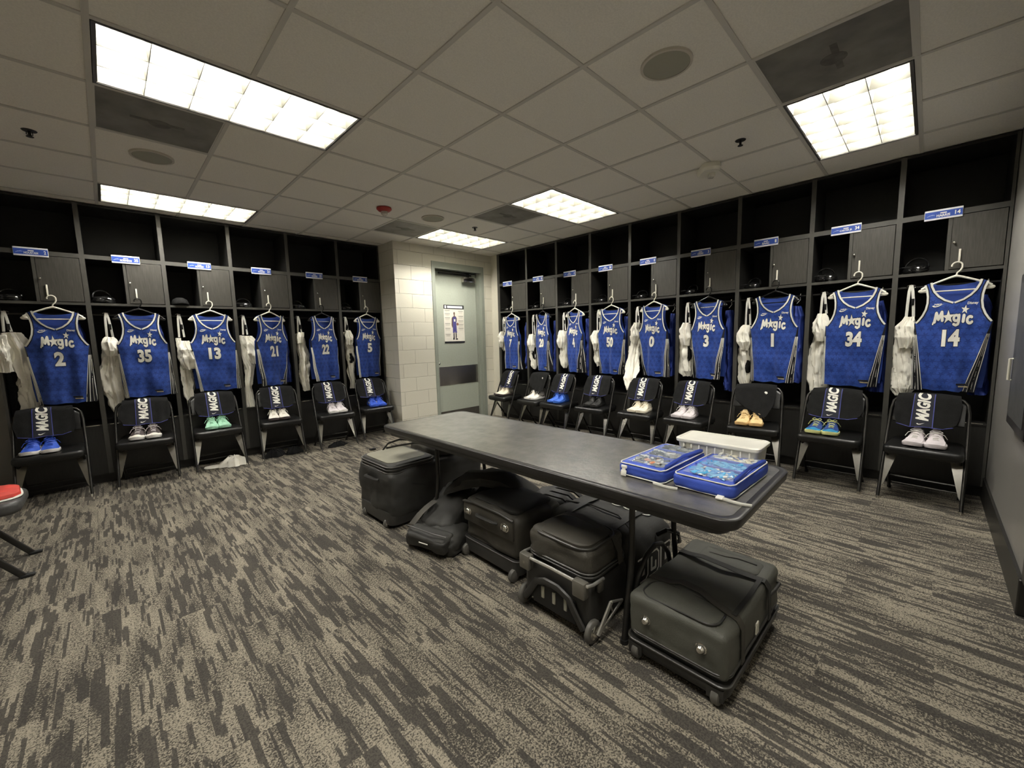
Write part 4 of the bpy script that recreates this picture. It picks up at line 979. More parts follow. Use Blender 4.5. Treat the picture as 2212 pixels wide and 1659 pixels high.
# ---------------------------------------------------------------- basketball shoes
SL = .285
def interp(tab, t):
    for i in range(len(tab)-1):
        if t <= tab[i+1][0]:
            u = (t-tab[i][0])/(tab[i+1][0]-tab[i][0]); u = u*u*(3-2*u)
            return tab[i][1]*(1-u)+tab[i+1][1]*u
    return tab[-1][1]
wl = [(0, .012), (.04, .029), (.15, .039), (.4, .040), (.68, .054), (.85, .052), (.95, .036), (.985, .020), (1, .008)]
hh = [(0, .075), (.05, .104), (.18, .092), (.33, .106), (.42, .102), (.60, .066), (.80, .048), (.93, .036), (1, .020)]
def shoe_meshes(cu, cs, cl, high=1.0, mark=None, accent=None, tongue=None, toe_m=None):
    up = MB(); rings = []
    N = 26
    for i in range(N+1):
        t = i/N; w = interp(wl, t); h = interp(hh, t)*high; y = SL*(.5-t); op = 1 if .06 < t < .40 else 0
        op = max(0, min(1, (t-.04)/.05))*max(0, min(1, (.42-t)/.05))
        bx = .006*math.sin(PI*t)
        zb = .018
        inner = h-.055*op
        R2 = []
        for s_ in (-1, 1):
            L = [(s_*w*.96, zb), (s_*w*1.05, zb+(h-zb)*.3), (s_*w*.94, zb+(h-zb)*.62), (s_*w*(.78*op+.66*(1-op)), h-(.002*op+.012*(1-op))), (s_*w*(.66*op+.34*(1-op)), h-.001*op-.003*(1-op)), (s_*w*.52, inner+.004) if op > .01 else (s_*w*.2, h-.001)]
            R2.append(L)
        loop = R2[0]+[(0, inner if op > .01 else h)]+R2[1][::-1]+[(0, zb)]
        rings.append([(x+bx, y, z) for x, z in loop])
    up.loft(rings); up_rings = rings
    so = MB(); rings = []
    for i in range(N+1):
        t = i/N; w = interp(wl, t)*1.10+.003; y = SL*(.5-t)*1.03; toe = .012*max(0, (t-.78)/.22)**2; bx = .006*math.sin(PI*t)
        zt = .030+(.006 if t < .25 else 0)*(1-t/.25)+toe
        rings.append([(x+bx, y, z) for x, z in ((-w*.9, toe), (-w, toe+.008), (-w*1.0, zt-.004), (-w*.93, zt), (w*.93, zt), (w*1.0, zt-.004), (w, toe+.008), (w*.9, toe))])
    so.loft(rings)
    la = MB()
    for k in range(5):
        t = .46+.055*k; h = interp(hh, t)*high; y = SL*(.5-t); w = .022
        la.tube([(-w+.005, y, h-.010), (-w*.5+.005, y-.003, h+.001), (.005, y-.004, h+.0035), (w*.5+.005, y-.003, h+.001), (w+.005, y, h-.010)], .0028, 6)
    t = .43; h = interp(hh, t)*high; y = SL*(.5-t)
    for s_ in (-1, 1):
        la.tube([(.005, y, h+.004), (s_*.020+.005, y-.004, h+.016), (s_*.036+.005, y-.014, h+.006), (s_*.020+.005, y-.014, h+.000), (.005, y-.004, h+.003)], .0022, 6)
        la.tube([(.005, y, h+.004), (s_*.015+.005, y-.02, h+.004), (s_*.045+.005, y-.02, h-.012), (s_*.062+.005, y-.012+.01*s_, h-.045)], .0022, 6)
    to = MB()
    to.loft([[(x+.005, yy+(.004 if q else 0), z) for q, (x, z) in enumerate([(-w_*.9, z), (-w_*.5, z+.002), (w_*.5, z+.002), (w_*.9, z), (w_*.5, z-.004), (-w_*.5, z-.004)])] for yy, z, w_ in ((SL*(.5-.52), .080*high, .018), (SL*(.5-.42), .104*high, .024), (SL*(.5-.37), .126*high, .023), (SL*(.5-.355), .130*high, .016))])
    tc_ = MB()
    if toe_m:
        tc_.loft([[(x*1.03, y, z+.0015) for x, y, z in r_] for r_ in up_rings[20:]])
    parts = ([('toe_cap', tc_.mesh('stc', toe_m))] if toe_m else [])+[('upper', up.mesh('su', cu)), ('sole', so.mesh('ss', cs)), ('laces', la.mesh('sl', cl)), ('tongue', to.mesh('stg', tongue or cu))]
    if mark:
        for s_ in (-1, 1):
            mk_ = MB()
            def f(u, v):
                t = .5-u/SL; return (s_*(interp(wl, max(0, min(1, t)))*1.03+.0035)+.006*math.sin(PI*t), u, v)
            sheet(mk_, flat_bm([[(.105-p[0]*.105, .034+p[1]*.034) for p in swoosh(0, 1, 0, 1)[0]]]), f, .01, .01)
            parts.append(('side_mark', mk_.mesh('sm', mark, False)))
    if accent:
        ac = MB()
        for s_ in (-1, 1):
            def f(u, v, e=.0022):
                t = .5-u/SL; h = interp(hh, t)*high; q = (v-.02)/(h-.02); w = interp(wl, t)
                return (s_*(w*(1.05-.25*max(0, q-.3))+e)+.006*math.sin(PI*t), u, v)
            sheet(ac, flat_bm([[(-.03, .034), (.02, .032), (.06, .036), (.05, .055), (.01, .062), (-.02, .052)]]), f, .01, .01)
            sheet(ac, flat_bm([[(.085, .04), (.115, .05), (.12, .08), (.10, .078)]]), f, .01, .01)
        parts.append(('side_patch', ac.mesh('sa', accent)))
    return parts
def cm(name, c, r=.55): return mat(name, c, r, noise_s=40, noise_a=.08, bump=.15, bump_s=300)
M['s_white'] = cm('shoe_white', (.80, .76, .68)); M['s_lilac'] = cm('shoe_lilac', (.72, .66, .68)); M['s_sole'] = cm('shoe_sole_white', (.82, .80, .76), .4)
M['s_blue'] = cm('shoe_blue', (.035, .10, .55)); M['s_mint'] = cm('shoe_mint', (.36, .66, .47)); M['s_black'] = cm('shoe_black', (.012, .012, .011))
M['s_tan'] = cm('shoe_tan', (.80, .60, .30)); M['s_gum'] = cm('shoe_gum', (.72, .46, .20), .4); M['s_teal'] = cm('shoe_teal', (.02, .22, .42)); M['s_navy'] = cm('shoe_navy', (.02, .05, .20))
M['s_yel'] = cm('shoe_yellow', (.72, .74, .32)); M['s_cream'] = cm('shoe_cream', (.82, .75, .60)); M['s_dark'] = cm('shoe_dark', (.06, .045, .045))
M['s_bright'] = cm('shoe_bright_blue', (.045, .15, .62))
shoes = {
 '2': (('s_blue', 's_sole', 's_blue', 1, None, 's_sole', 's_blue'), 'blue basketball shoe with white sole', .075, -.06),
 '35': (('s_dark', 's_sole', 's_lilac', 1, None, 's_white', 's_white', 's_white'), 'white basketball shoe with dark side patches', .08, -.005),
 '13': (('s_mint', 's_mint', 's_mint', 1, None, None, 's_mint'), 'mint green basketball shoe', .07, .0),
 '21': (('s_white', 's_dark', 's_white', 1, None, 's_dark', 's_dark'), 'white and black basketball shoe', .07, -.02),
 '22': (('s_lilac', 's_sole', 's_lilac', 1, None, None, 's_lilac'), 'pale pinkish white basketball shoe', .07, .03),
 '5': (('s_blue', 's_blue', 's_blue', 1, None, 's_sole', 's_blue'), 'blue basketball shoe with white patches', .07, .02),
 '7': (('s_cream', 's_dark', 's_cream', 1, 'ink_black', None, 's_cream'), 'cream basketball shoe with black side mark', .07, -.02),
 '20': (('s_white', 's_sole', 's_white', 1, 'ink_black', None, 's_lilac'), 'white basketball shoe with a black side mark', .07, .0),
 '4': (('s_bright', 's_bright', 's_bright', 1, None, None, 's_bright'), 'bright blue basketball shoe', .07, -.005),
 '50': (('s_black', 's_black', 's_black', 1, None, None, 's_black'), 'all black basketball shoe', .07, -.01),
 '0': (('s_cream', 's_cream', 's_cream', .95, None, None, 's_cream'), 'cream white basketball shoe', .07, .0),
 '3': (('s_lilac', 's_lilac', 's_sole', 1, None, None, 's_lilac'), 'pale lilac white basketball shoe', .07, -.04),
 '1': (('s_tan', 's_gum', 's_tan', 1, None, None, 's_tan'), 'yellowish tan basketball shoe with gum sole', .075, -.04),
 '34': (('s_navy', 's_yel', 's_yel', 1, None, 's_teal', 's_navy', 's_teal'), 'teal and navy basketball shoe with yellow laces', .075, -.06),
 '14': (('s_lilac', 's_lilac', 's_sole', .95, None, None, 's_lilac'), 'pale white basketball shoe with long side laces', .075, .0)}
for n, side, a, w_ in bays:
    spec, lb, hs, dx = shoes[n]
    parts = shoe_meshes(*spec)
    (cx, cy_, _), rz = chair_at[n]
    for s_, wd in ((-1, 'left'), (1, 'right')):
        lx, ly = dx+s_*hs*.73, .165
        X = cx+lx*math.cos(rz)-ly*math.sin(rz); Y = cy_+lx*math.sin(rz)+ly*math.cos(rz)
        inst('basketball_shoe', parts, (X, Y, .4525), 0, '%s, %s one under the jersey numbered %s' % (lb, wd, n), 'shoe', 'basketball shoes on the chairs',
             rot=(R(1.5), 0, rz+s_*R(4)))
del cy_

# ---------------------------------------------------------------- crumpled clothes on the carpet
def crumple(cx, cy0, rx, ry, h, seed, m, lobes=5):
    mb = MB(); rings = []
    n = 48
    for q, (rr, zz) in enumerate(((1.0, 0.003), (1.02, .012), (.92, h*.45), (.70, h*.8), (.42, h), (.12, h*.95))):
        ring = []
        for k in range(n):
            a = 2*PI*k/n
            r = rr*(1+.16*math.sin(lobes*a+seed)+.10*math.sin(9*a+seed*2)-.25*abs(noise.noise((math.cos(a)*3+seed*2, math.sin(a)*3, q*.9)))+.3*noise.noise((math.cos(a)*2+seed, math.sin(a)*2, q*.4)))
            ring.append((rx*r*math.cos(a), ry*r*math.sin(a), max(.002, zz*(1+.5*noise.noise((math.cos(a)*2.4, math.sin(a)*2.4+seed, q*.8))) if q > 1 else zz)))
        rings.append(ring)
    mb.loft(rings); return mb.mesh('cr', m)
single('crumpled_shirt', crumple(0, 0, .135, .085, .10, 4, 'white_cloth'), (.845, 2.90, 0), R(-8), 'crumpled white shirt on the carpet under the chair with mint green shoes', 'shirt')
pad = MB().loft([[(x, y, z) for x, y in ring2(0, 0, rx, ry, 28, 2.2)] for rx, ry, z in ((.085, .055, .002), (.092, .06, .008), (.088, .056, .018), (.05, .03, .022))])
single('white_pad', pad.mesh('wp', 'white_cloth'), (.66, 2.965, 0), R(-12), 'smooth oval white pad on the carpet beside the crumpled white shirt', 'pad')
single('black_sock_pile', crumple(0, 0, .10, .07, .085, 7, 'black_cloth', 4), (1.26, 2.93, 0), 0, 'left of two crumpled black cloths under the chair with white and black shoes', 'cloth', 'black cloths on the carpet')
single('black_sock_pile', crumple(0, 0, .10, .06, .075, 9, 'black_cloth', 3), (1.47, 2.90, 0), 0, 'right of two crumpled black cloths under the chair with white and black shoes', 'cloth', 'black cloths on the carpet')
single('black_sock_pile', crumple(0, 0, .12, .06, .05, 12, 'black_cloth', 4), (1.98, 2.83, 0), 0, 'flat black cloth on the carpet under the chair with pale pinkish shoes', 'cloth', 'black cloths on the carpet')

# ---------------------------------------------------------------- folding seat at the left edge of the photo
sb = MB(); bm = bmesh.new(); bmesh.ops.create_cube(bm, size=1)
bmesh.ops.transform(bm, matrix=Matrix.Diagonal((.42, .42, .075, 1)), verts=bm.verts)
bmesh.ops.bevel(bm, geom=[e for e in bm.edges if abs(e.verts[0].co.z-e.verts[1].co.z) > .01], offset=.07, segments=5, affect='EDGES', profile=.5)
bmesh.ops.bevel(bm, geom=[e for e in bm.edges if abs(e.verts[0].co.z-e.verts[1].co.z) < .001 and len(e.link_faces) == 2 and abs(e.link_faces[0].normal.z-e.link_faces[1].normal.z) > .5], offset=.028, segments=4, affect='EDGES', profile=.5)
sb.addbm(bm, Matrix.Translation((0, 0, .43))); bm.free()
lg = []
for s_ in (-1, 1):
    lg.append(MB().rbox(-.015, .015, -.012, .012, 0, .50, .004, mtx=Matrix.Translation((.185, s_*.20, 0)) @ Matrix.Rotation(R(-34), 4, 'Y')).mesh('fl1', 'dark_metal'))
    lg.append(MB().rbox(-.015, .015, -.012, .012, 0, .50, .004, mtx=Matrix.Translation((-.185, s_*.175, 0)) @ Matrix.Rotation(R(34), 4, 'Y')).mesh('fl2', 'dark_metal'))
feet = []
for s_ in (-1, 1): feet.append(MB().rbox(.165, .225, s_*.20-.018, s_*.20+.018, 0, .018, .005).mesh('ff', 'rubber_b'))
inst('folding_stool', [('seat', sb.mesh('fs', 'grey_vinyl')), ('leg', lg[0]), ('leg', lg[1]), ('leg', lg[2]), ('leg', lg[3]), ('foot_cap', feet[0]), ('foot_cap', feet[1])],
     (-.735, 1.375, 0), 0, 'grey padded folding stool cut off by the left edge of the photo', 'stool')
rd = MB(); bm = bmesh.new(); bmesh.ops.create_grid(bm, x_segments=18, y_segments=18, size=.5)
rd.loft([[(x+.004*math.sin(k*1.7), y, z+.004*math.sin(k*.9)) for k, (x, y) in enumerate(ring2(0, 0, a, b, 36, 3.5))] for a, b, z in ((.165, .17, .004), (.172, .178, .012), (.168, .172, .028), (.14, .145, .040), (.05, .05, .044))])
bm.free()
wt_ = MB().loft([[(x, y, z) for x, y in ring2(0, 0, a, b, 36, 3.5)] for a, b, z in ((.178, .184, .0), (.182, .188, .004), (.178, .184, .010))])
inst('folded_garment', [('red_cloth', rd.mesh('rd', 'red')), ('white_edge', wt_.mesh('wt', 'trim'))], (-.715, 1.40, .4685), R(8), 'folded red cloth with a white edge lying on the grey stool', 'cloth')

# ================================================================ FOLDING TABLE
TZ = .740
TX0, TX1, TY0, TY1 = 1.325, 2.087, -2.165, .262
def rrect(x0, x1, y0, y1, r, n=6):
    out = []
    for cx_, cy_, a0 in ((x1-r, y1-r, 0), (x0+r, y1-r, 90), (x0+r, y0+r, 180), (x1-r, y0+r, 270)):
        for k in range(n+1): out.append((cx_+r*math.cos(R(a0+90*k/n)), cy_+r*math.sin(R(a0+90*k/n))))
    return out
def slab(mb, x0, x1, y0, y1, r, prof):
    mb.loft([[(x, y, z) for x, y in rrect(x0+i, x1-i, y0+i, y1-i, max(.01, r-i*.6))] for i, z in prof]); return mb
top = slab(MB(), 0, TX1-TX0, 0, TY1-TY0, .07, [(.010, TZ-.044), (.003, TZ-.036), (.0, TZ-.010), (.0, TZ-.004), (.004, TZ-.0008), (.016, TZ), (.020, TZ-.0012), (.30, TZ-.0012)])
TW, TLn = TX1-TX0, TY1-TY0
ap = MB(); f = MB()
slab(ap, .03, TW-.03, .04, TLn-.04, .06, [(.02, TZ-.078), (.006, TZ-.074), (0, TZ-.060), (0, TZ-.036)])
legs = []
for yb in (.465, TLn-.465):
    for xx, e in ((.175, -1), (.600, 1)):
        legs.append(MB().tube([(xx, yb, TZ-.035), (xx, yb, .40), (xx+e*.010, yb, .30), (xx+e*.045, yb, .12), (xx+e*.062, yb, .012)], .0135, 10).mesh('tl', 'dark_metal'))
braces = []
for yb, sg in ((.465, 1), (TLn-.465, -1)):
    braces.append(MB().tube([(.17, yb, .02), (.19, yb, .14), (.235, yb, .255), (.31, yb, .33), (.3875, yb, .35), (.465, yb, .33), (.54, yb, .255), (.585, yb, .14), (.605, yb, .02)], .012, 10).mesh('tb', 'dark_metal'))
    braces.append(MB().tube([(.175, yb, TZ-.14), (.22, yb, TZ-.075), (.555, yb, TZ-.075), (.60, yb, TZ-.14)], .010, 8).mesh('tb', 'dark_metal'))
    braces.append(MB().tube([(.3875, yb, TZ-.075), (.3875, yb+.30*sg, TZ-.045)], .008, 8).mesh('tb', 'dark_metal'))
capz = [MB().cyl((xx, yb, 0), (xx, yb, .02), .018, 10).mesh('tc', 'rubber_b') for yb in (.465, TLn-.465) for xx in (.113, .662)]
field = slab(MB(), .030, TW-.030, .030, TLn-.030, .05, [(0, TZ-.002), (0, TZ-.0004), (.02, TZ-.0004)])
inst('folding_table', [('tabletop', top.mesh('tt', 'table_edge'), [('laminate_field', field.mesh('tf', 'table_top', False))]), ('apron', ap.mesh('ta', 'table_edge'))]+[('leg', l) for l in legs]+[('brace', b_) for b_ in braces]+[('foot_cap', c) for c in capz],
     (TX0, TY0, 0), 0, 'long black folding table standing in the middle of the carpet', 'table')

# ---------------------------------------------------------------- what lies on the table
def soft_box(mb, w, d, h, r, seed, amp=.006, sub=3, bulge=.0, taper=0.0, mtx=None, fs=7.0):
    # a stuffed fabric box: origin at the centre of its base
    bm = bmesh.new(); bmesh.ops.create_cube(bm, size=2)
    bmesh.ops.subdivide_edges(bm, edges=bm.edges[:], cuts=19, use_grid_fill=True)
    hw, hd, hh_ = w/2, d/2, h/2; r = min(r, hw, hd, hh_)
    for v in bm.verts:
        # pack the grid towards the rims, then round every edge with radius r
        p = [math.copysign(1-(1-abs(c))**1.0 if abs(c) < 1 else 1, c) for c in v.co]
        p = [math.sin(c*PI/2)*.55+c*.45 for c in p]
        q = Vector((p[0]*hw, p[1]*hd, p[2]*hh_))
        i_ = Vector((max(-hw+r, min(hw-r, q.x)), max(-hd+r, min(hd-r, q.y)), max(-hh_+r, min(hh_-r, q.z))))
        e = q-i_
        q = i_+e.normalized()*r if e.length > 1e-6 and sum(1 for c in e if abs(c) > 1e-6) > 0 else q
        v.co = q+Vector((0, 0, hh_))
    bm.normal_update()
    for v in bm.verts:
        u = v.co.copy(); t = u.z/h
        n = noise.noise((u.x*fs+seed, u.y*fs, u.z*fs))*.6+noise.noise((u.x*fs*2.3+seed, u.y*fs*2.3, u.z*fs*2.3))*.3-.5*max(0, .25-abs(noise.noise((u.x*fs*1.7+seed*2, u.y*fs*1.7, u.z*fs*3))))*1.6
        k = 1-taper*t
        b = bulge*(1-min(1, (2*abs(u.x)/w))**2)*(1-min(1, (2*abs(u.y)/d))**2) if t > .8 else 0
        nz = 0 if t < .04 else 1
        v.co += v.normal*n*amp*nz*2
        v.co.x *= k; v.co.y *= k; v.co.z += b
        if v.co.z < 0: v.co.z = 0
    mb.addbm(bm, mtx); bm.free(); return mb
def organizer(cx, cy_, w, d, rz, lab, seed, hues, rows):
    h = .062
    random.seed(seed)
    body = MB(); 
    soft_box(body, w, d, h, .022, seed, .004, 3)
    x0, x1, y0, y1 = -w/2+.028, w/2-.028, -d/2+.018, d/2-.03
    cv = MB(); rings = []
    nx, ny = 26, 18
    vv = []; ff = []
    for i in range(nx+1):
        for j in range(ny+1):
            u, v = i/nx, j/ny; e = min(1, min(u, 1-u)*9, min(v, 1-v)*9)
            vv.append((x0+(x1-x0)*u, y0+(y1-y0)*v, h+.0035+e*(.010+.008*noise.noise((u*6, v*6, seed)))))
    for i in range(nx):
        for j in range(ny): q = i*(ny+1)+j; ff.append((q, q+ny+1, q+ny+2, q+1))
    cv.add(vv, ff)
    pk = []
    for r_ in range(rows):
        yy0 = x0+(x1-x0)*r_/rows+.008; yy1 = x0+(x1-x0)*(r_+1)/rows-.008
        for k in range(hues[r_][1]):
            col = random.choice(hues[r_][0]); L_, W_2 = random.uniform(.016, .05), random.uniform(.010, .02)
            x = random.uniform(yy0+.012, yy1-.012); y = random.uniform(y0+.02, y1-.02); z = h-.004+random.uniform(0, .010)
            m_ = Matrix.Translation((x, y, z)) @ Matrix.Rotation(random.uniform(0, 3.1), 4, 'Z') @ Matrix.Rotation(random.uniform(-.3, .3), 4, 'X')
            pk.append((MB().rbox(-L_/2, L_/2, -W_2/2, W_2/2, 0, .006, .002, 1, mtx=m_), col))
    dv = MB()
    for r_ in range(1, rows): x = x0+(x1-x0)*r_/rows; dv.rbox(x-.004, x+.004, y0, y1, h-.006, h+.011, .002, 1)
    pipe = MB()
    for z, e in ((h*.93, .004), (h*.10, .004)):
        pipe.tube([(x, y, z+.001*math.sin(k*1.3)) for k, (x, y) in enumerate(rrect(-w/2+e, w/2-e, -d/2+e, d/2-e, .025, 5))], .0024, 6, closed=True)
    flap = MB()
    for k in range(3): flap.tube([(-w/2+.03+k*.01, -d/2+.010+.004*k, h+.004), (0, -d/2+.016, h+.010+.003*k), (w/2-.03, -d/2+.008+.006*k, h+.003)], .006, 6, flat=.4)
    bk = MB()
    mtb = Matrix.Translation((-w/2-.010, d/2-.035, .004) if seed == 1 else (-w/2-.022, -d/2+.045, .006)) @ Matrix.Rotation(R(90), 4, 'Z') @ Matrix.Rotation(R(8 if seed == 1 else 78), 4, 'X')
    bk.rbox(-.013, .013, -.004, .004, 0, .026, .003, mtx=mtb).rbox(-.009, .009, -.003, .003, .024, .036, .002, mtx=mtb).rbox(-.014, .014, -.004, .004, .034, .048, .003, mtx=mtb)
    tape = MB().tube([(-w/2-.010, -d/2+.04, .006), (-w/2-.018, -d/2+.01, .008), (-w/2-.014, -d/2-.03, .006), (-w/2+.0, -d/2-.06, .004)], .006, 6, flat=.25)
    r = inst('organizer_case', [('body', body.mesh('ob', 'org_blue')), ('clear_cover', cv.mesh('oc', 'vinyl_clear')), ('divider', dv.mesh('od', 'org_blue')), ('white_piping', pipe.mesh('op', 'trim')),
          ('flap', flap.mesh('of', 'org_blue')), ('buckle', bk.mesh('obk', 'tub_lid')), ('tape_end', tape.mesh('ot', 'trim'))], (cx, cy_, TZ), rz, lab, 'organizer', 'open blue organizer cases on the table')
    by = {}
    for m_, c in pk:
        by.setdefault(c, MB()).add(m_.v, m_.f)
    mats = list(by)
    me = bpy.data.meshes.new('packets'); v = []; f_ = []; mi = []
    for k, c in enumerate(mats):
        o = len(v); v += by[c].v; f_ += [tuple(i+o for i in q) for q in by[c].f]; mi += [k]*len(by[c].f)
        me.materials.append(M[c])
    me.from_pydata(v, [], f_); me.polygons.foreach_set('material_index', mi); me.update()
    o = mkobj('small_packets', me); o.location = (cx, cy_, TZ); o.rotation_euler = (0, 0, rz)
    tag(o, 'small packets under the clear cover of the %s' % lab, 'packets', kind='stuff')
for nm, c in (('pk_blue', (.02, .25, .62)), ('pk_cyan', (.10, .42, .72)), ('pk_white', (.75, .74, .68)), ('pk_cream', (.75, .66, .45)), ('pk_grey', (.22, .21, .19)), ('pk_black', (.02, .02, .02)), ('pk_silver', (.5, .5, .48)), ('pk_orange', (.55, .22, .12))):
    M[nm] = mat(nm, c, .25, noise_s=60, noise_a=.1, spec=.8)
organizer(1.715, -1.740, .43, .215, R(-2), 'left blue organizer case with grey contents', 1, [(['pk_grey', 'pk_black', 'pk_silver', 'pk_black', 'pk_grey', 'pk_silver', 'pk_orange'], 60), (['pk_black', 'pk_grey', 'pk_silver'], 60), (['pk_black', 'pk_black', 'pk_grey'], 60)], 3)
organizer(1.722, -1.992, .42, .235, R(-2), 'right blue organizer case with blue packets', 2, [(['pk_blue', 'pk_cyan', 'pk_white'], 70), (['pk_blue', 'pk_cyan'], 60), (['pk_cream', 'pk_white', 'pk_silver'], 40)], 3)
# frosted tub with lid
tb = MB(); x0, x1, y0, y1 = -.088, .102, -.180, .180
tb.loft([[(x, y, z) for x, y in rrect(x0+i, x1-i, y0+i, y1-i, .025)] for i, z in ((.014, 0), (.012, .004), (.004, .100), (.002, .102), (.006, .102), (.014, .008))])
ld = slab(MB(), x0-.004, x1+.004, y0-.004, y1+.004, .028, [(.0, .096), (-.002, .100), (-.002, .110), (.004, .114), (.012, .114), (.016, .110), (.05, .110)])
rib = MB()
for k in range(9): rib.rbox(x0-.0015, x0+.003, y0+.03+k*.036, y0+.036+k*.036, .012, .09, .001, 1)
inst('storage_tub', [('tub', tb.mesh('tb_', 'tub')), ('lid', ld.mesh('ld_', 'tub_lid')), ('rib', rib.mesh('rb_', 'tub_lid'))], (1.975, -1.90, TZ), R(0), 'frosted white plastic tub with a lid behind the blue organizers', 'tub')

# ================================================================ LUGGAGE
def wheel(mb, x, y, r, w_, hub=None, ax='y'):
    m_ = Matrix.Translation((x, y, r)) @ (Matrix.Rotation(R(90), 4, 'X') if ax == 'y' else Matrix.Rotation(R(90), 4, 'Y'))
    mb.lathe([(0, -w_/2), (r*.80, -w_/2), (r*.97, -w_/2+.004), (r, -w_/4), (r, w_/4), (r*.97, w_/2-.004), (r*.80, w_/2), (0, w_/2)], 24, mtx=m_)
    if hub is not None: hub.lathe([(0, -w_/2-.003), (r*.5, -w_/2-.003), (r*.62, -w_/2-.001), (r*.62, w_/2+.001), (r*.5, w_/2+.003), (0, w_/2+.003)], 20, mtx=m_)
def stud(x, y, z, r=.019):
    m_ = Matrix.Translation((x, y, z)) @ Matrix.Rotation(R(-90), 4, 'Y')
    return MB().lathe([(0, -.002), (r*1.25, -.002), (r*1.3, .003), (r*1.05, .006), (r, .012), (r*.6, .020), (0, .022)], 20, mtx=m_)
def strapband(mb, pts, w_, t=.003):
    # ribbon along pts; each pt (x, y, z), width along given vector
    mb.tube(pts, w_/2, 8, flat=t/(w_/2)*.6)
# -- front suitcase lying flat: local x away from the camera (length), y across, z up
def ribbon(pts, wv, t=.0025):
    # flat webbing: path pts, width vector wv
    wv = Vector(wv); P = [Vector(p) for p in pts]; r_ = []
    for i, p in enumerate(P):
        tg = (P[min(i+1, len(P)-1)]-P[max(i-1, 0)]).normalized(); n_ = tg.cross(wv).normalized()*t
        r_.append([tuple(p-wv/2), tuple(p+wv/2), tuple(p+wv/2+n_), tuple(p-wv/2+n_)])
    return MB().loft(r_)
SW, SD = .665, .400   # length along x, width along y
base = MB(); base.loft([[(x, y, z) for x, y in rrect(0+i, SW-i, 0+i*.6, SD-i*.6, .035)] for i, z in ((.012, .030), (.0, .045), (-.002, .085), (.0, .088), (.010, .088))])
lip = MB().tube([(x, y, .088) for x, y in rrect(-.004, SW+.004, -.004, SD+.004, .038, 6)], .0045, 6, closed=True)
up_ = MB(); soft_box(up_, SW-.006, SD-.002, .192, .030, 21, .006, 4, bulge=.006, mtx=Matrix.Translation((SW/2, SD/2, .094)), fs=5)
gus = MB(); gus.loft([[(x, y, z) for x, y in rrect(.016, SW-.016, .014, SD-.014, .03)] for z in (.086, .118)])
zip_ = MB()
for z in (.124, .1165): zip_.tube([(x, y, z+.0008*math.sin(k)) for k, (x, y) in enumerate(rrect(.004, SW-.004, .000, SD-.000, .05, 8))], .0036, 6, closed=True)
ZT_ = .287
panel = slab(MB(), .028, .160, .055, SD-.045, .045, [(0, ZT_-.010), (0, ZT_-.001), (.006, ZT_+.001), (.05, ZT_+.003)])
ppipe = MB().tube([(x, y, ZT_-.0005) for x, y in rrect(.026, .162, .053, SD-.043, .047, 7)], .0045, 6, closed=True)
pocket = slab(MB(), .485, .615, .05, SD-.09, .03, [(0, ZT_-.012), (0, ZT_+.0), (.008, ZT_+.006), (.04, ZT_+.009)])
pz = MB().tube([(.565, .07, ZT_+.0095), (.565, .15, ZT_+.0105), (.545, .20, ZT_+.0095), (.54, .27, ZT_+.008)], .003, 6)
st1 = ribbon([(.17, SD+.003, .13), (.17, SD+.004, .24), (.17, SD-.02, ZT_+.003), (.17, SD-.07, ZT_+.006), (.18, .29, ZT_+.007), (.185, .25, ZT_+.024), (.18, .17, ZT_+.022), (.17, .12, ZT_+.007), (.15, .07, ZT_+.006), (.135, .012, ZT_), (.135, -.004, .26), (.135, -.006, .20), (.137, -.008, .12)], (.036, 0, 0))
st2 = ribbon([(.47, SD+.003, .14), (.47, SD+.004, .24), (.47, SD-.02, ZT_+.003), (.46, .33, ZT_+.008), (.45, .27, ZT_+.022), (.44, .16, ZT_+.022), (.45, .10, ZT_+.010), (.47, .012, ZT_), (.475, -.004, .26), (.48, -.008, .12)], (.036, 0, 0))
st3 = ribbon([(.14, .03, ZT_+.004), (.30, .026, ZT_+.004), (.47, .03, ZT_+.004)], (0, .018, 0))
side_h = MB().tube([(.49, -.004, .225), (.51, -.016, .24), (.58, -.018, .24), (.61, -.004, .225)], .007, 8)
tagm = MB().rbox(.29, .322, -.010, -.004, .145, .195, .002, 1)
tel = MB().tube([(.68, .06, .10), (.71, .06, .16), (.71, .06, .26)], .008, 8)
wh, hb = MB(), MB(); wheel(wh, .022, .040, .036, .032, hb); w2, h2 = MB(), MB(); wheel(w2, .022, SD-.040, .036, .032, h2)
hz = MB().box(-.004, .06, .012, .070, .030, .075).mesh('wh1', 'bag_hard', False); hz2 = MB().box(-.004, .06, SD-.070, SD-.012, .030, .075).mesh('wh2', 'bag_hard', False)
feet2 = [MB().rbox(SW-.05, SW-.02, y_, y_+.03, 0, .035, .006).mesh('sf', 'rubber_b') for y_ in (.04, SD-.07)]
zp = MB().rbox(.04, .052, SD-.012, SD+.0, ZT_-.01, ZT_+.004, .002).tube([(.046, SD-.006, ZT_), (.03, SD+.02, ZT_-.005), (.01, SD+.045, ZT_+.003)], .004, 6)
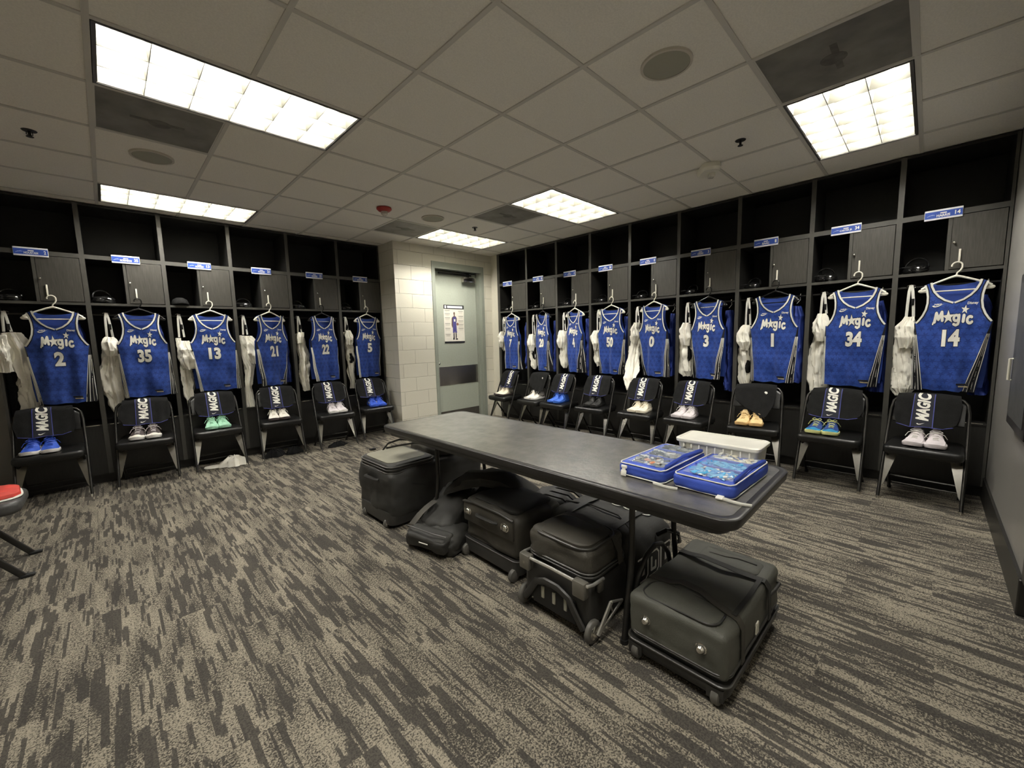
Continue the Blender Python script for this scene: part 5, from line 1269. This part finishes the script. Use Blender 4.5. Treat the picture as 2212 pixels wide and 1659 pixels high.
inst('suitcase', [('base_shell', base.mesh('s1', 'bag_hard')), ('shell_lip', lip.mesh('s2', 'pipe_dark')), ('body', up_.mesh('s3', 'bag_lid')), ('gusset', gus.mesh('s4', 'rubber_b')), ('zip', zip_.mesh('s5', 'pipe_dark')),
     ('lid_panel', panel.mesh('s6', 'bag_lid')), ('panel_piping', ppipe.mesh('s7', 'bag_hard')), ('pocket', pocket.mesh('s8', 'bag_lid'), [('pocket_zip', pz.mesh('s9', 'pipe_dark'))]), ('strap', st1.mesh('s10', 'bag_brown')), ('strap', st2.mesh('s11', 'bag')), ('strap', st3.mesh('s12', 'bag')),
     ('side_handle', side_h.mesh('s13', 'bag')), ('white_tag', tagm.mesh('s14', 'white_plastic')), 
     ('stud', stud(.005, .095, .198, .0165).mesh('st', 'chrome')), ('stud', stud(.005, SD-.085, .198, .0165).mesh('st', 'chrome')),
     ('wheel', wh.mesh('w', 'rubber'), [('hub', hb.mesh('h', 'chrome')), ('wheel_housing', hz)]), ('wheel', w2.mesh('w', 'rubber'), [('hub', h2.mesh('h', 'chrome')), ('wheel_housing', hz2)])]+[('foot', q) for q in feet2],
     (1.383, -2.140, 0), R(-1), 'large black wheeled suitcase lying flat in the foreground beside the table', 'suitcase')

# -- big roller duffel under the far end of the table
d1 = MB(); soft_box(d1, .86, .53, .36, .05, 31, .016, 4, bulge=.02, mtx=Matrix.Translation((.43, .25, .075)), fs=5.5)
db = MB(); db.loft([[(x, y, z) for x, y in rrect(-.004+i, .86-i, -.003+i, .503-i, .05)] for i, z in ((.02, .018), (.0, .035), (-.002, .09), (.004, .12))])
dl = slab(MB(), .02, .40, .015, .485, .06, [(.0, .405), (-.006, .415), (-.006, .455), (.004, .470), (.03, .478), (.12, .482)])
dlt = slab(MB(), .035, .36, .05, .45, .06, [(.0, .474), (.0, .4805), (.02, .4835), (.1, .4845)])
dz = [MB().tube([(x, y, z) for x, y in rrect(.010, .41, .005, .495, .07, 6)], .005, 6, closed=True).mesh('dz', 'pipe_dark') for z in (.412, .436, .456)]
dh = MB().tube([(-.002, .16, .345), (-.022, .18, .350), (-.024, .32, .350), (-.002, .34, .345)], .010, 8, flat=1.4)
dst = MB().tube([(.18, .42, .485), (.25, .46, .52), (.35, .45, .535), (.46, .38, .520), (.55, .30, .50), (.62, .22, .49)], .009, 6, flat=.3)
dst2 = MB().tube([(.22, .44, .49), (.30, .40, .50), (.42, .33, .512), (.50, .20, .50), (.56, .05, .48)], .008, 6, flat=.3)
dr = MB().rbox(.10, .15, .47, .50, .485, .50, .006)
dt2 = MB(); soft_box(dt2, .40, .42, .10, .035, 33, .008, 3, bulge=.01, mtx=Matrix.Translation((.64, .25, .41)), fs=6)
wA, hA = MB(), MB(); wheel(wA, .012, .085, .034, .022, hA); wB, hB = MB(), MB(); wheel(wB, .012, .415, .034, .022, hB)
sp_ = MB().tube([(.10, -.004, .30), (.18, -.018, .31), (.28, -.018, .28), (.34, -.006, .26)], .008, 6, flat=.5)
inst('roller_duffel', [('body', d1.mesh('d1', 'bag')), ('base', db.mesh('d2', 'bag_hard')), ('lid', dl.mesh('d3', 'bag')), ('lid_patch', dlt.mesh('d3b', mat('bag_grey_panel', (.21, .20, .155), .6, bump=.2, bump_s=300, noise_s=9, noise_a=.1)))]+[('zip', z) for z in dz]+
     [('end_handle', dh.mesh('d4', 'bag_hard')), ('strap', dst.mesh('d5', 'strap')), ('strap', dst2.mesh('d5', 'strap')), ('strap_buckle', dr.mesh('d6', 'black_plastic')), ('top_pocket', dt2.mesh('d7', 'bag_brown')), ('side_strap', sp_.mesh('d8', 'strap')),
     ('wheel', wA.mesh('w', 'rubber'), [('hub', hA.mesh('h', 'chrome'))]), ('wheel', wB.mesh('w', 'rubber'), [('hub', hB.mesh('h', 'chrome'))])],
     (1.262, .055, 0), R(0.5), 'big black roller duffel with a grey lid panel under the far end of the table', 'duffel bag')

# -- soft black rucksack slumped between the duffel and the roller case
rk = MB(); soft_box(rk, .26, .40, .13, .05, 41, .024, 4, bulge=.02, mtx=Matrix.Translation((.12, .02, 0)), fs=6)
rk2 = MB(); soft_box(rk2, .44, .30, .22, .08, 42, .022, 4, mtx=Matrix.Translation((.34, .06, .05)) @ Matrix.Rotation(R(-24), 4, 'Y'), fs=6)
rkf = MB(); soft_box(rkf, .13, .34, .10, .03, 43, .008, 3, mtx=Matrix.Translation((.02, .01, .045)) @ Matrix.Rotation(R(-14), 4, 'Y'), fs=9)
rkl = MB().rbox(-.048, -.043, -.03, .045, .092, .100, .002, 1, mtx=Matrix.Rotation(R(-8), 4, 'Y'))
rks = ribbon([(.04, .20, .13), (.09, .17, .19), (.14, .15, .225), (.20, .13, .25)], (0, .05, 0))
rkz = MB().tube([(-.03, -.16, .155), (-.045, -.05, .162), (-.04, .08, .165), (-.02, .19, .155)], .004, 6)
inst('rucksack', [('main_body', rk.mesh('r1', 'bag')), ('upper_body', rk2.mesh('r2', 'bag')), ('front_pocket', rkf.mesh('r3', 'bag')), ('white_mark', rkl.mesh('r4', 'ink_white')), ('strap', rks.mesh('r5', 'bag_brown')), ('zip', rkz.mesh('r6', 'pipe_dark'))],
     (1.285, -.405, 0), R(14), 'soft black rucksack slumped on the carpet between two roller bags', 'rucksack')
jk = MB()
def blanket(mb, pts, seed, wv, n=14):
    # a rumpled piece of cloth laid along pts
    rr = []
    wv = Vector(wv)
    for i, p in enumerate(pts):
        p = Vector(p); ring = []
        for q in range(n):
            a = 2*PI*q/n; e = noise.noise((i*.7+seed, math.cos(a)*1.5, math.sin(a)*1.5))
            ring.append(tuple(p+wv*math.cos(a)*(1+.35*e)+Vector((0, 0, .055))*math.sin(a)*(1+.8*e)*(.6 if i in (0, len(pts)-1) else 1)))
        rr.append(ring)
    mb.loft(rr)
blanket(jk, [(1.60, -.22, .30), (1.66, -.34, .37), (1.72, -.48, .40), (1.78, -.60, .395), (1.83, -.70, .35), (1.87, -.78, .29), (1.90, -.83, .22)], 5, (.10, .04, 0))
jk2 = MB(); blanket(jk2, [(1.72, -.42, .30), (1.80, -.52, .30), (1.86, -.62, .26), (1.92, -.72, .18), (1.95, -.78, .08)], 8, (.12, .05, 0))
jks = MB(); jks.ball((1.80, -.55, .14), .17, .22, .14, 20, 12)
inst('draped_jacket', [('upper_fold', jk.mesh('jk', 'bag')), ('lower_fold', jk2.mesh('jk2', 'black_cloth')), ('bundle', jks.mesh('jk3', 'black_cloth'))], (0, 0, 0), 0, 'dark rumpled jacket heaped behind the brownish roller case', 'jacket')

# -- brownish roller case with two studs
cb_ = MB(); soft_box(cb_, .40, .485, .255, .04, 51, .011, 4, bulge=.01, mtx=Matrix.Translation((.20, .243, .115)), fs=6)
cbs = MB(); cbs.loft([[(x, y, z) for x, y in rrect(-.004+i, .40-i, -.002+i, .488-i, .04)] for i, z in ((.015, .022), (.0, .035), (-.003, .110), (.0, .116), (.012, .118))])
cl_ = MB().tube([(x, y, .116) for x, y in rrect(-.006, .404, -.004, .490, .042, 6)], .004, 6, closed=True)
ce = MB().rbox(-.014, .004, .02, .465, .235, .365, .012)
chd = MB().tube([(-.012, .15, .305), (-.035, .17, .312), (-.037, .30, .312), (-.012, .33, .305)], .009, 8, flat=1.5)
ctr = MB().tube([(-.012, .018, .355), (-.016, .12, .372), (-.016, .36, .372), (-.012, .467, .355)], .006, 6)
cw1, ch1 = MB(), MB(); wheel(cw1, -.004, .030, .036, .030, ch1); cw2, ch2 = MB(), MB(); wheel(cw2, -.004, .458, .036, .030, ch2)
ctop = slab(MB(), .04, .36, .04, .445, .05, [(0, .365), (0, .376), (.01, .382), (.06, .385)])
def stud3(y, z):
    m_ = stud(-.014, y, z, .020)
    for q in (.026, .031): m_.tube([(-.014-.010, y+q*math.cos(R(t)), z+q*math.sin(R(t))) for t in range(-30, 121, 15)], .0022, 6)
    return m_
inst('roller_case', [('body', cb_.mesh('c1', 'bag_brown')), ('base_shell', cbs.mesh('c2', 'bag_hard')), ('shell_lip', cl_.mesh('c3', 'pipe_dark')), ('end_panel', ce.mesh('c4', 'bag_brown'), [('end_handle', chd.mesh('c5', 'bag'))]), ('piping', ctr.mesh('c6', 'pipe_dark')), ('lid', ctop.mesh('c7', 'bag')),
     ('stud', stud3(.075, .305).mesh('c8', 'chrome')), ('stud', stud3(.41, .305).mesh('c8', 'chrome')), ('wheel', cw1.mesh('w', 'rubber'), [('hub', ch1.mesh('h', 'rubber'))]), ('wheel', cw2.mesh('w', 'rubber'), [('hub', ch2.mesh('h', 'rubber'))])],
     (1.432, -1.045, 0), R(-1), 'dark brownish roller case with two silver studs on its end', 'suitcase')

# -- wheeled gear bag with a rail frame and a kickstand
W2 = .40
gb = MB(); gb.loft([[(x, y, z) for x, y in rrect(0+i, .335-i, 0+i, W2-i, .035)] for i, z in ((.02, .05), (.0, .07), (.0, .23), (.008, .26), (.02, .262))])
arch = MB(); pts = [(-.012, .02, .06), (-.014, .05, .10), (-.016, .10, .175), (-.018, .16, .20), (-.018, .24, .20), (-.016, .30, .175), (-.014, .35, .10), (-.012, .38, .06)]
arch.tube(pts, .018, 8, flat=.6)
pn = MB().rbox(-.006, .0, .07, .33, .055, .17, .004)
slots = [MB().rbox(-.012, -.004, y_, y_+.018, .10, .160, .002, 1).mesh('gs', 'speaker') for y_ in (.115, .185, .255)]
rail = MB().tube([(.10, -.010, .270), (.02, -.012, .275), (-.014, -.004, .278), (-.020, .04, .280), (-.020, W2/2, .284), (-.020, W2-.04, .280), (-.014, W2+.004, .278), (.02, W2+.010, .275), (.10, W2+.008, .270)], .0075, 8)
blk = [MB().rbox(-.034, .006, y_, y_+.068, .215, .292, .008).mesh('gk', mat('gear_block_%d' % q, (.19, .18, .155), .35, .5, noise_s=20, noise_a=.1)) for q, y_ in enumerate((.0, W2-.068))]
clip = MB().rbox(.05, .085, -.022, -.006, .225, .275, .004)
soft = MB(); soft_box(soft, .315, .375, .150, .045, 61, .012, 4, bulge=.01, mtx=Matrix.Translation((.178, W2/2, .262)), fs=5)
sfp = MB().tube([(x, y, .402+.01*((x-.04)/.3)**2) for x, y in rrect(.030, .29, .03, .37, .07, 8)], .005, 6, closed=True)
lidp = slab(MB(), .04, .285, .045, .355, .065, [(0, .39), (0, .412), (.010, .420), (.07, .427)])
gst = ribbon([(.21, .37, .405), (.215, .30, .445), (.22, .22, .455), (.23, .12, .435), (.24, .03, .405), (.25, .0, .34), (.25, -.006, .28)], (.04, 0, 0))
gzip = [MB().tube([(x, y, z) for x, y in rrect(.018, .33, .003, W2-.003, .06, 8)], .0045, 6, closed=True).mesh('gz', 'pipe_dark') for z in (.285, .300)]
gw, gh = MB(), MB(); wheel(gw, .02, -.006, .052, .026, gh); gw2, gh2 = MB(), MB(); wheel(gw2, .02, W2+.006, .052, .026, gh2)
ks = MB(); A_, B_, C_ = (.02, -.036, .050), (.10, -.05, .175), (.20, -.045, .135)
ks.tube([A_, B_], .012, 8, flat=.6).tube([B_, C_], .006, 8).tube([C_, A_], .009, 8, flat=.6).tube([(.12, -.044, .115), (.10, -.048, .165)], .003, 6)
inst('wheeled_gear_bag', [('lower_shell', gb.mesh('g1', 'bag_hard')), ('arch_rib', arch.mesh('g2', 'bag_hard')), ('shell_panel', pn.mesh('g3', 'rubber_b'))]+[('slot', s_) for s_ in slots]+[('rail', rail.mesh('g4', 'rail'))]+[('corner_block', b_) for b_ in blk]+
     [('side_clip', clip.mesh('g5', 'bag_brown')), ('upper_body', soft.mesh('g6', 'bag_brown')), ('body_piping', sfp.mesh('g7', 'pipe_dark')), ('lid', lidp.mesh('g8', 'bag_brown')), ('strap', gst.mesh('g9', 'bag_brown'))]+[('zip', z) for z in gzip]+
     [('wheel', gw.mesh('w', 'rubber'), [('hub', gh.mesh('h', 'chrome'))]), ('wheel', gw2.mesh('w', 'rubber'), [('hub', gh2.mesh('h', 'chrome'))]), ('kickstand', ks.mesh('g10', 'rail'))],
     (1.325, -1.590, 0), R(-1), 'black wheeled gear bag with a silver rail frame and triangular kickstand', 'suitcase')

# -- black duffel with outlined white letters behind it
eb = MB(); EW, EL, EH = .46, .62, .345
soft_box(eb, EW, EL, EH, .10, 81, .010, 4, bulge=.01, mtx=Matrix.Translation((0, 0, 0)), fs=4)
lt = MB()
# outlined squarish letters: black inside a white outline, on the end panel
def oletter(x0, x1, z0, z1, kind):
    w_ = (x1-x0); P = []
    s0 = stroke([(x0, z0), (x1-.02, z0), (x1, z0+.02), (x1, z1-.02), (x1-.02, z1), (x0, z1)], .010)
    P += s0
    if kind == 'O': P += [[(x0+.02, z0+.030), (x1-.030, z0+.030), (x1-.030, z1-.030), (x0+.02, z1-.030)]]
    if kind == 'G': P += stroke([(x0+.02, z1-.03), (x0+.02, z0+.03), (x1-.03, z0+.03), (x1-.03, (z0+z1)/2)], .016)
    return P
polys = oletter(-.19, -.10, .10, .225, 'O')+oletter(-.085, .005, .10, .225, 'G')+stroke([(.028, .105), (.028, .22)], .016)+oletter(.05, .14, .10, .225, 'O')
sheet(lt, flat_bm(polys), lambda x, z: (x, -EL/2-.009-.004*math.cos(x*6), z+.02), .05, .05)
lt2 = MB(); bmx = text_bm('OGIO', .02)
for v in bmx.verts: v.co.x, v.co.y = v.co.y, -v.co.x
fit_bm(bmx, .08, .135, -.22, .04); sheet(lt2, bmx, lambda x, y: (x, y, EH+.013), .03, .03)
lo = []
for dy in (-.16, .14): lo.append(ribbon([(-EW/2-.008, dy, .10), (-EW/2-.008, dy, .26), (-EW/2+.05, dy, EH+.008), (0, dy, EH+.02), (EW/2-.05, dy, EH+.008), (EW/2+.006, dy, .24)], (0, .04, 0)).mesh('e3', 'strap'))
grab = MB().tube([(.03, -.30, .30), (.02, -.36, .35), (.06, -.40, .33), (.12, -.38, .26), (.15, -.33, .22)], .012, 8, flat=.8)
ez = MB().tube([(-.14, -.26, EH+.006), (-.03, -.1, EH+.016), (-.02, .1, EH+.016), (-.06, .26, EH+.006)], .005, 6)
inst('lettered_duffel', [('body', eb.mesh('e1', 'bag')), ('letter_print', lt.mesh('e2', 'ink_white', False)), ('top_letter_print', lt2.mesh('e2b', 'ink_white', False)), ('strap', lo[0]), ('strap', lo[1]), ('grab_handle', grab.mesh('e4', 'black_plastic')), ('zip', ez.mesh('e5', 'pipe_dark'))],
     (1.905, -1.315, 0), R(-3), 'black duffel bag with outlined white letters behind the wheeled gear bag', 'duffel bag')
# -- dark backpack lying between the jacket and the lettered duffel, pale lining showing
bp_ = MB(); soft_box(bp_, .28, .36, .28, .08, 71, .016, 4, mtx=Matrix.Translation((.02, 0, 0)), fs=6)
bst = [ribbon([(-.20+.07*k, .17, .20), (-.16+.07*k, .10, .32), (-.12+.07*k, -.02, .350), (-.09+.07*k, -.12, .335), (-.07+.07*k, -.22, .26)], (.05, .02, 0), .010) for k in range(3)]
pl_ = MB(); pl_.loft([[(-.26, .10, .20), (-.25, .105, .24), (-.24, .11, .25)], [(-.25, .00, .22), (-.20, .02, .27), (-.17, .05, .28)], [(-.24, -.10, .22), (-.22, -.09, .25), (-.20, -.08, .26)]])
inst('backpack', [('body', bp_.mesh('b1', 'bag'))]+[('shoulder_strap', q.mesh('b2', 'bag_hard')) for q in bst]+[('pale_lining', pl_.mesh('b3', 'white_cloth'))], (1.985, -.86, 0), R(6), 'dark backpack with padded straps lying under the middle of the table', 'backpack')
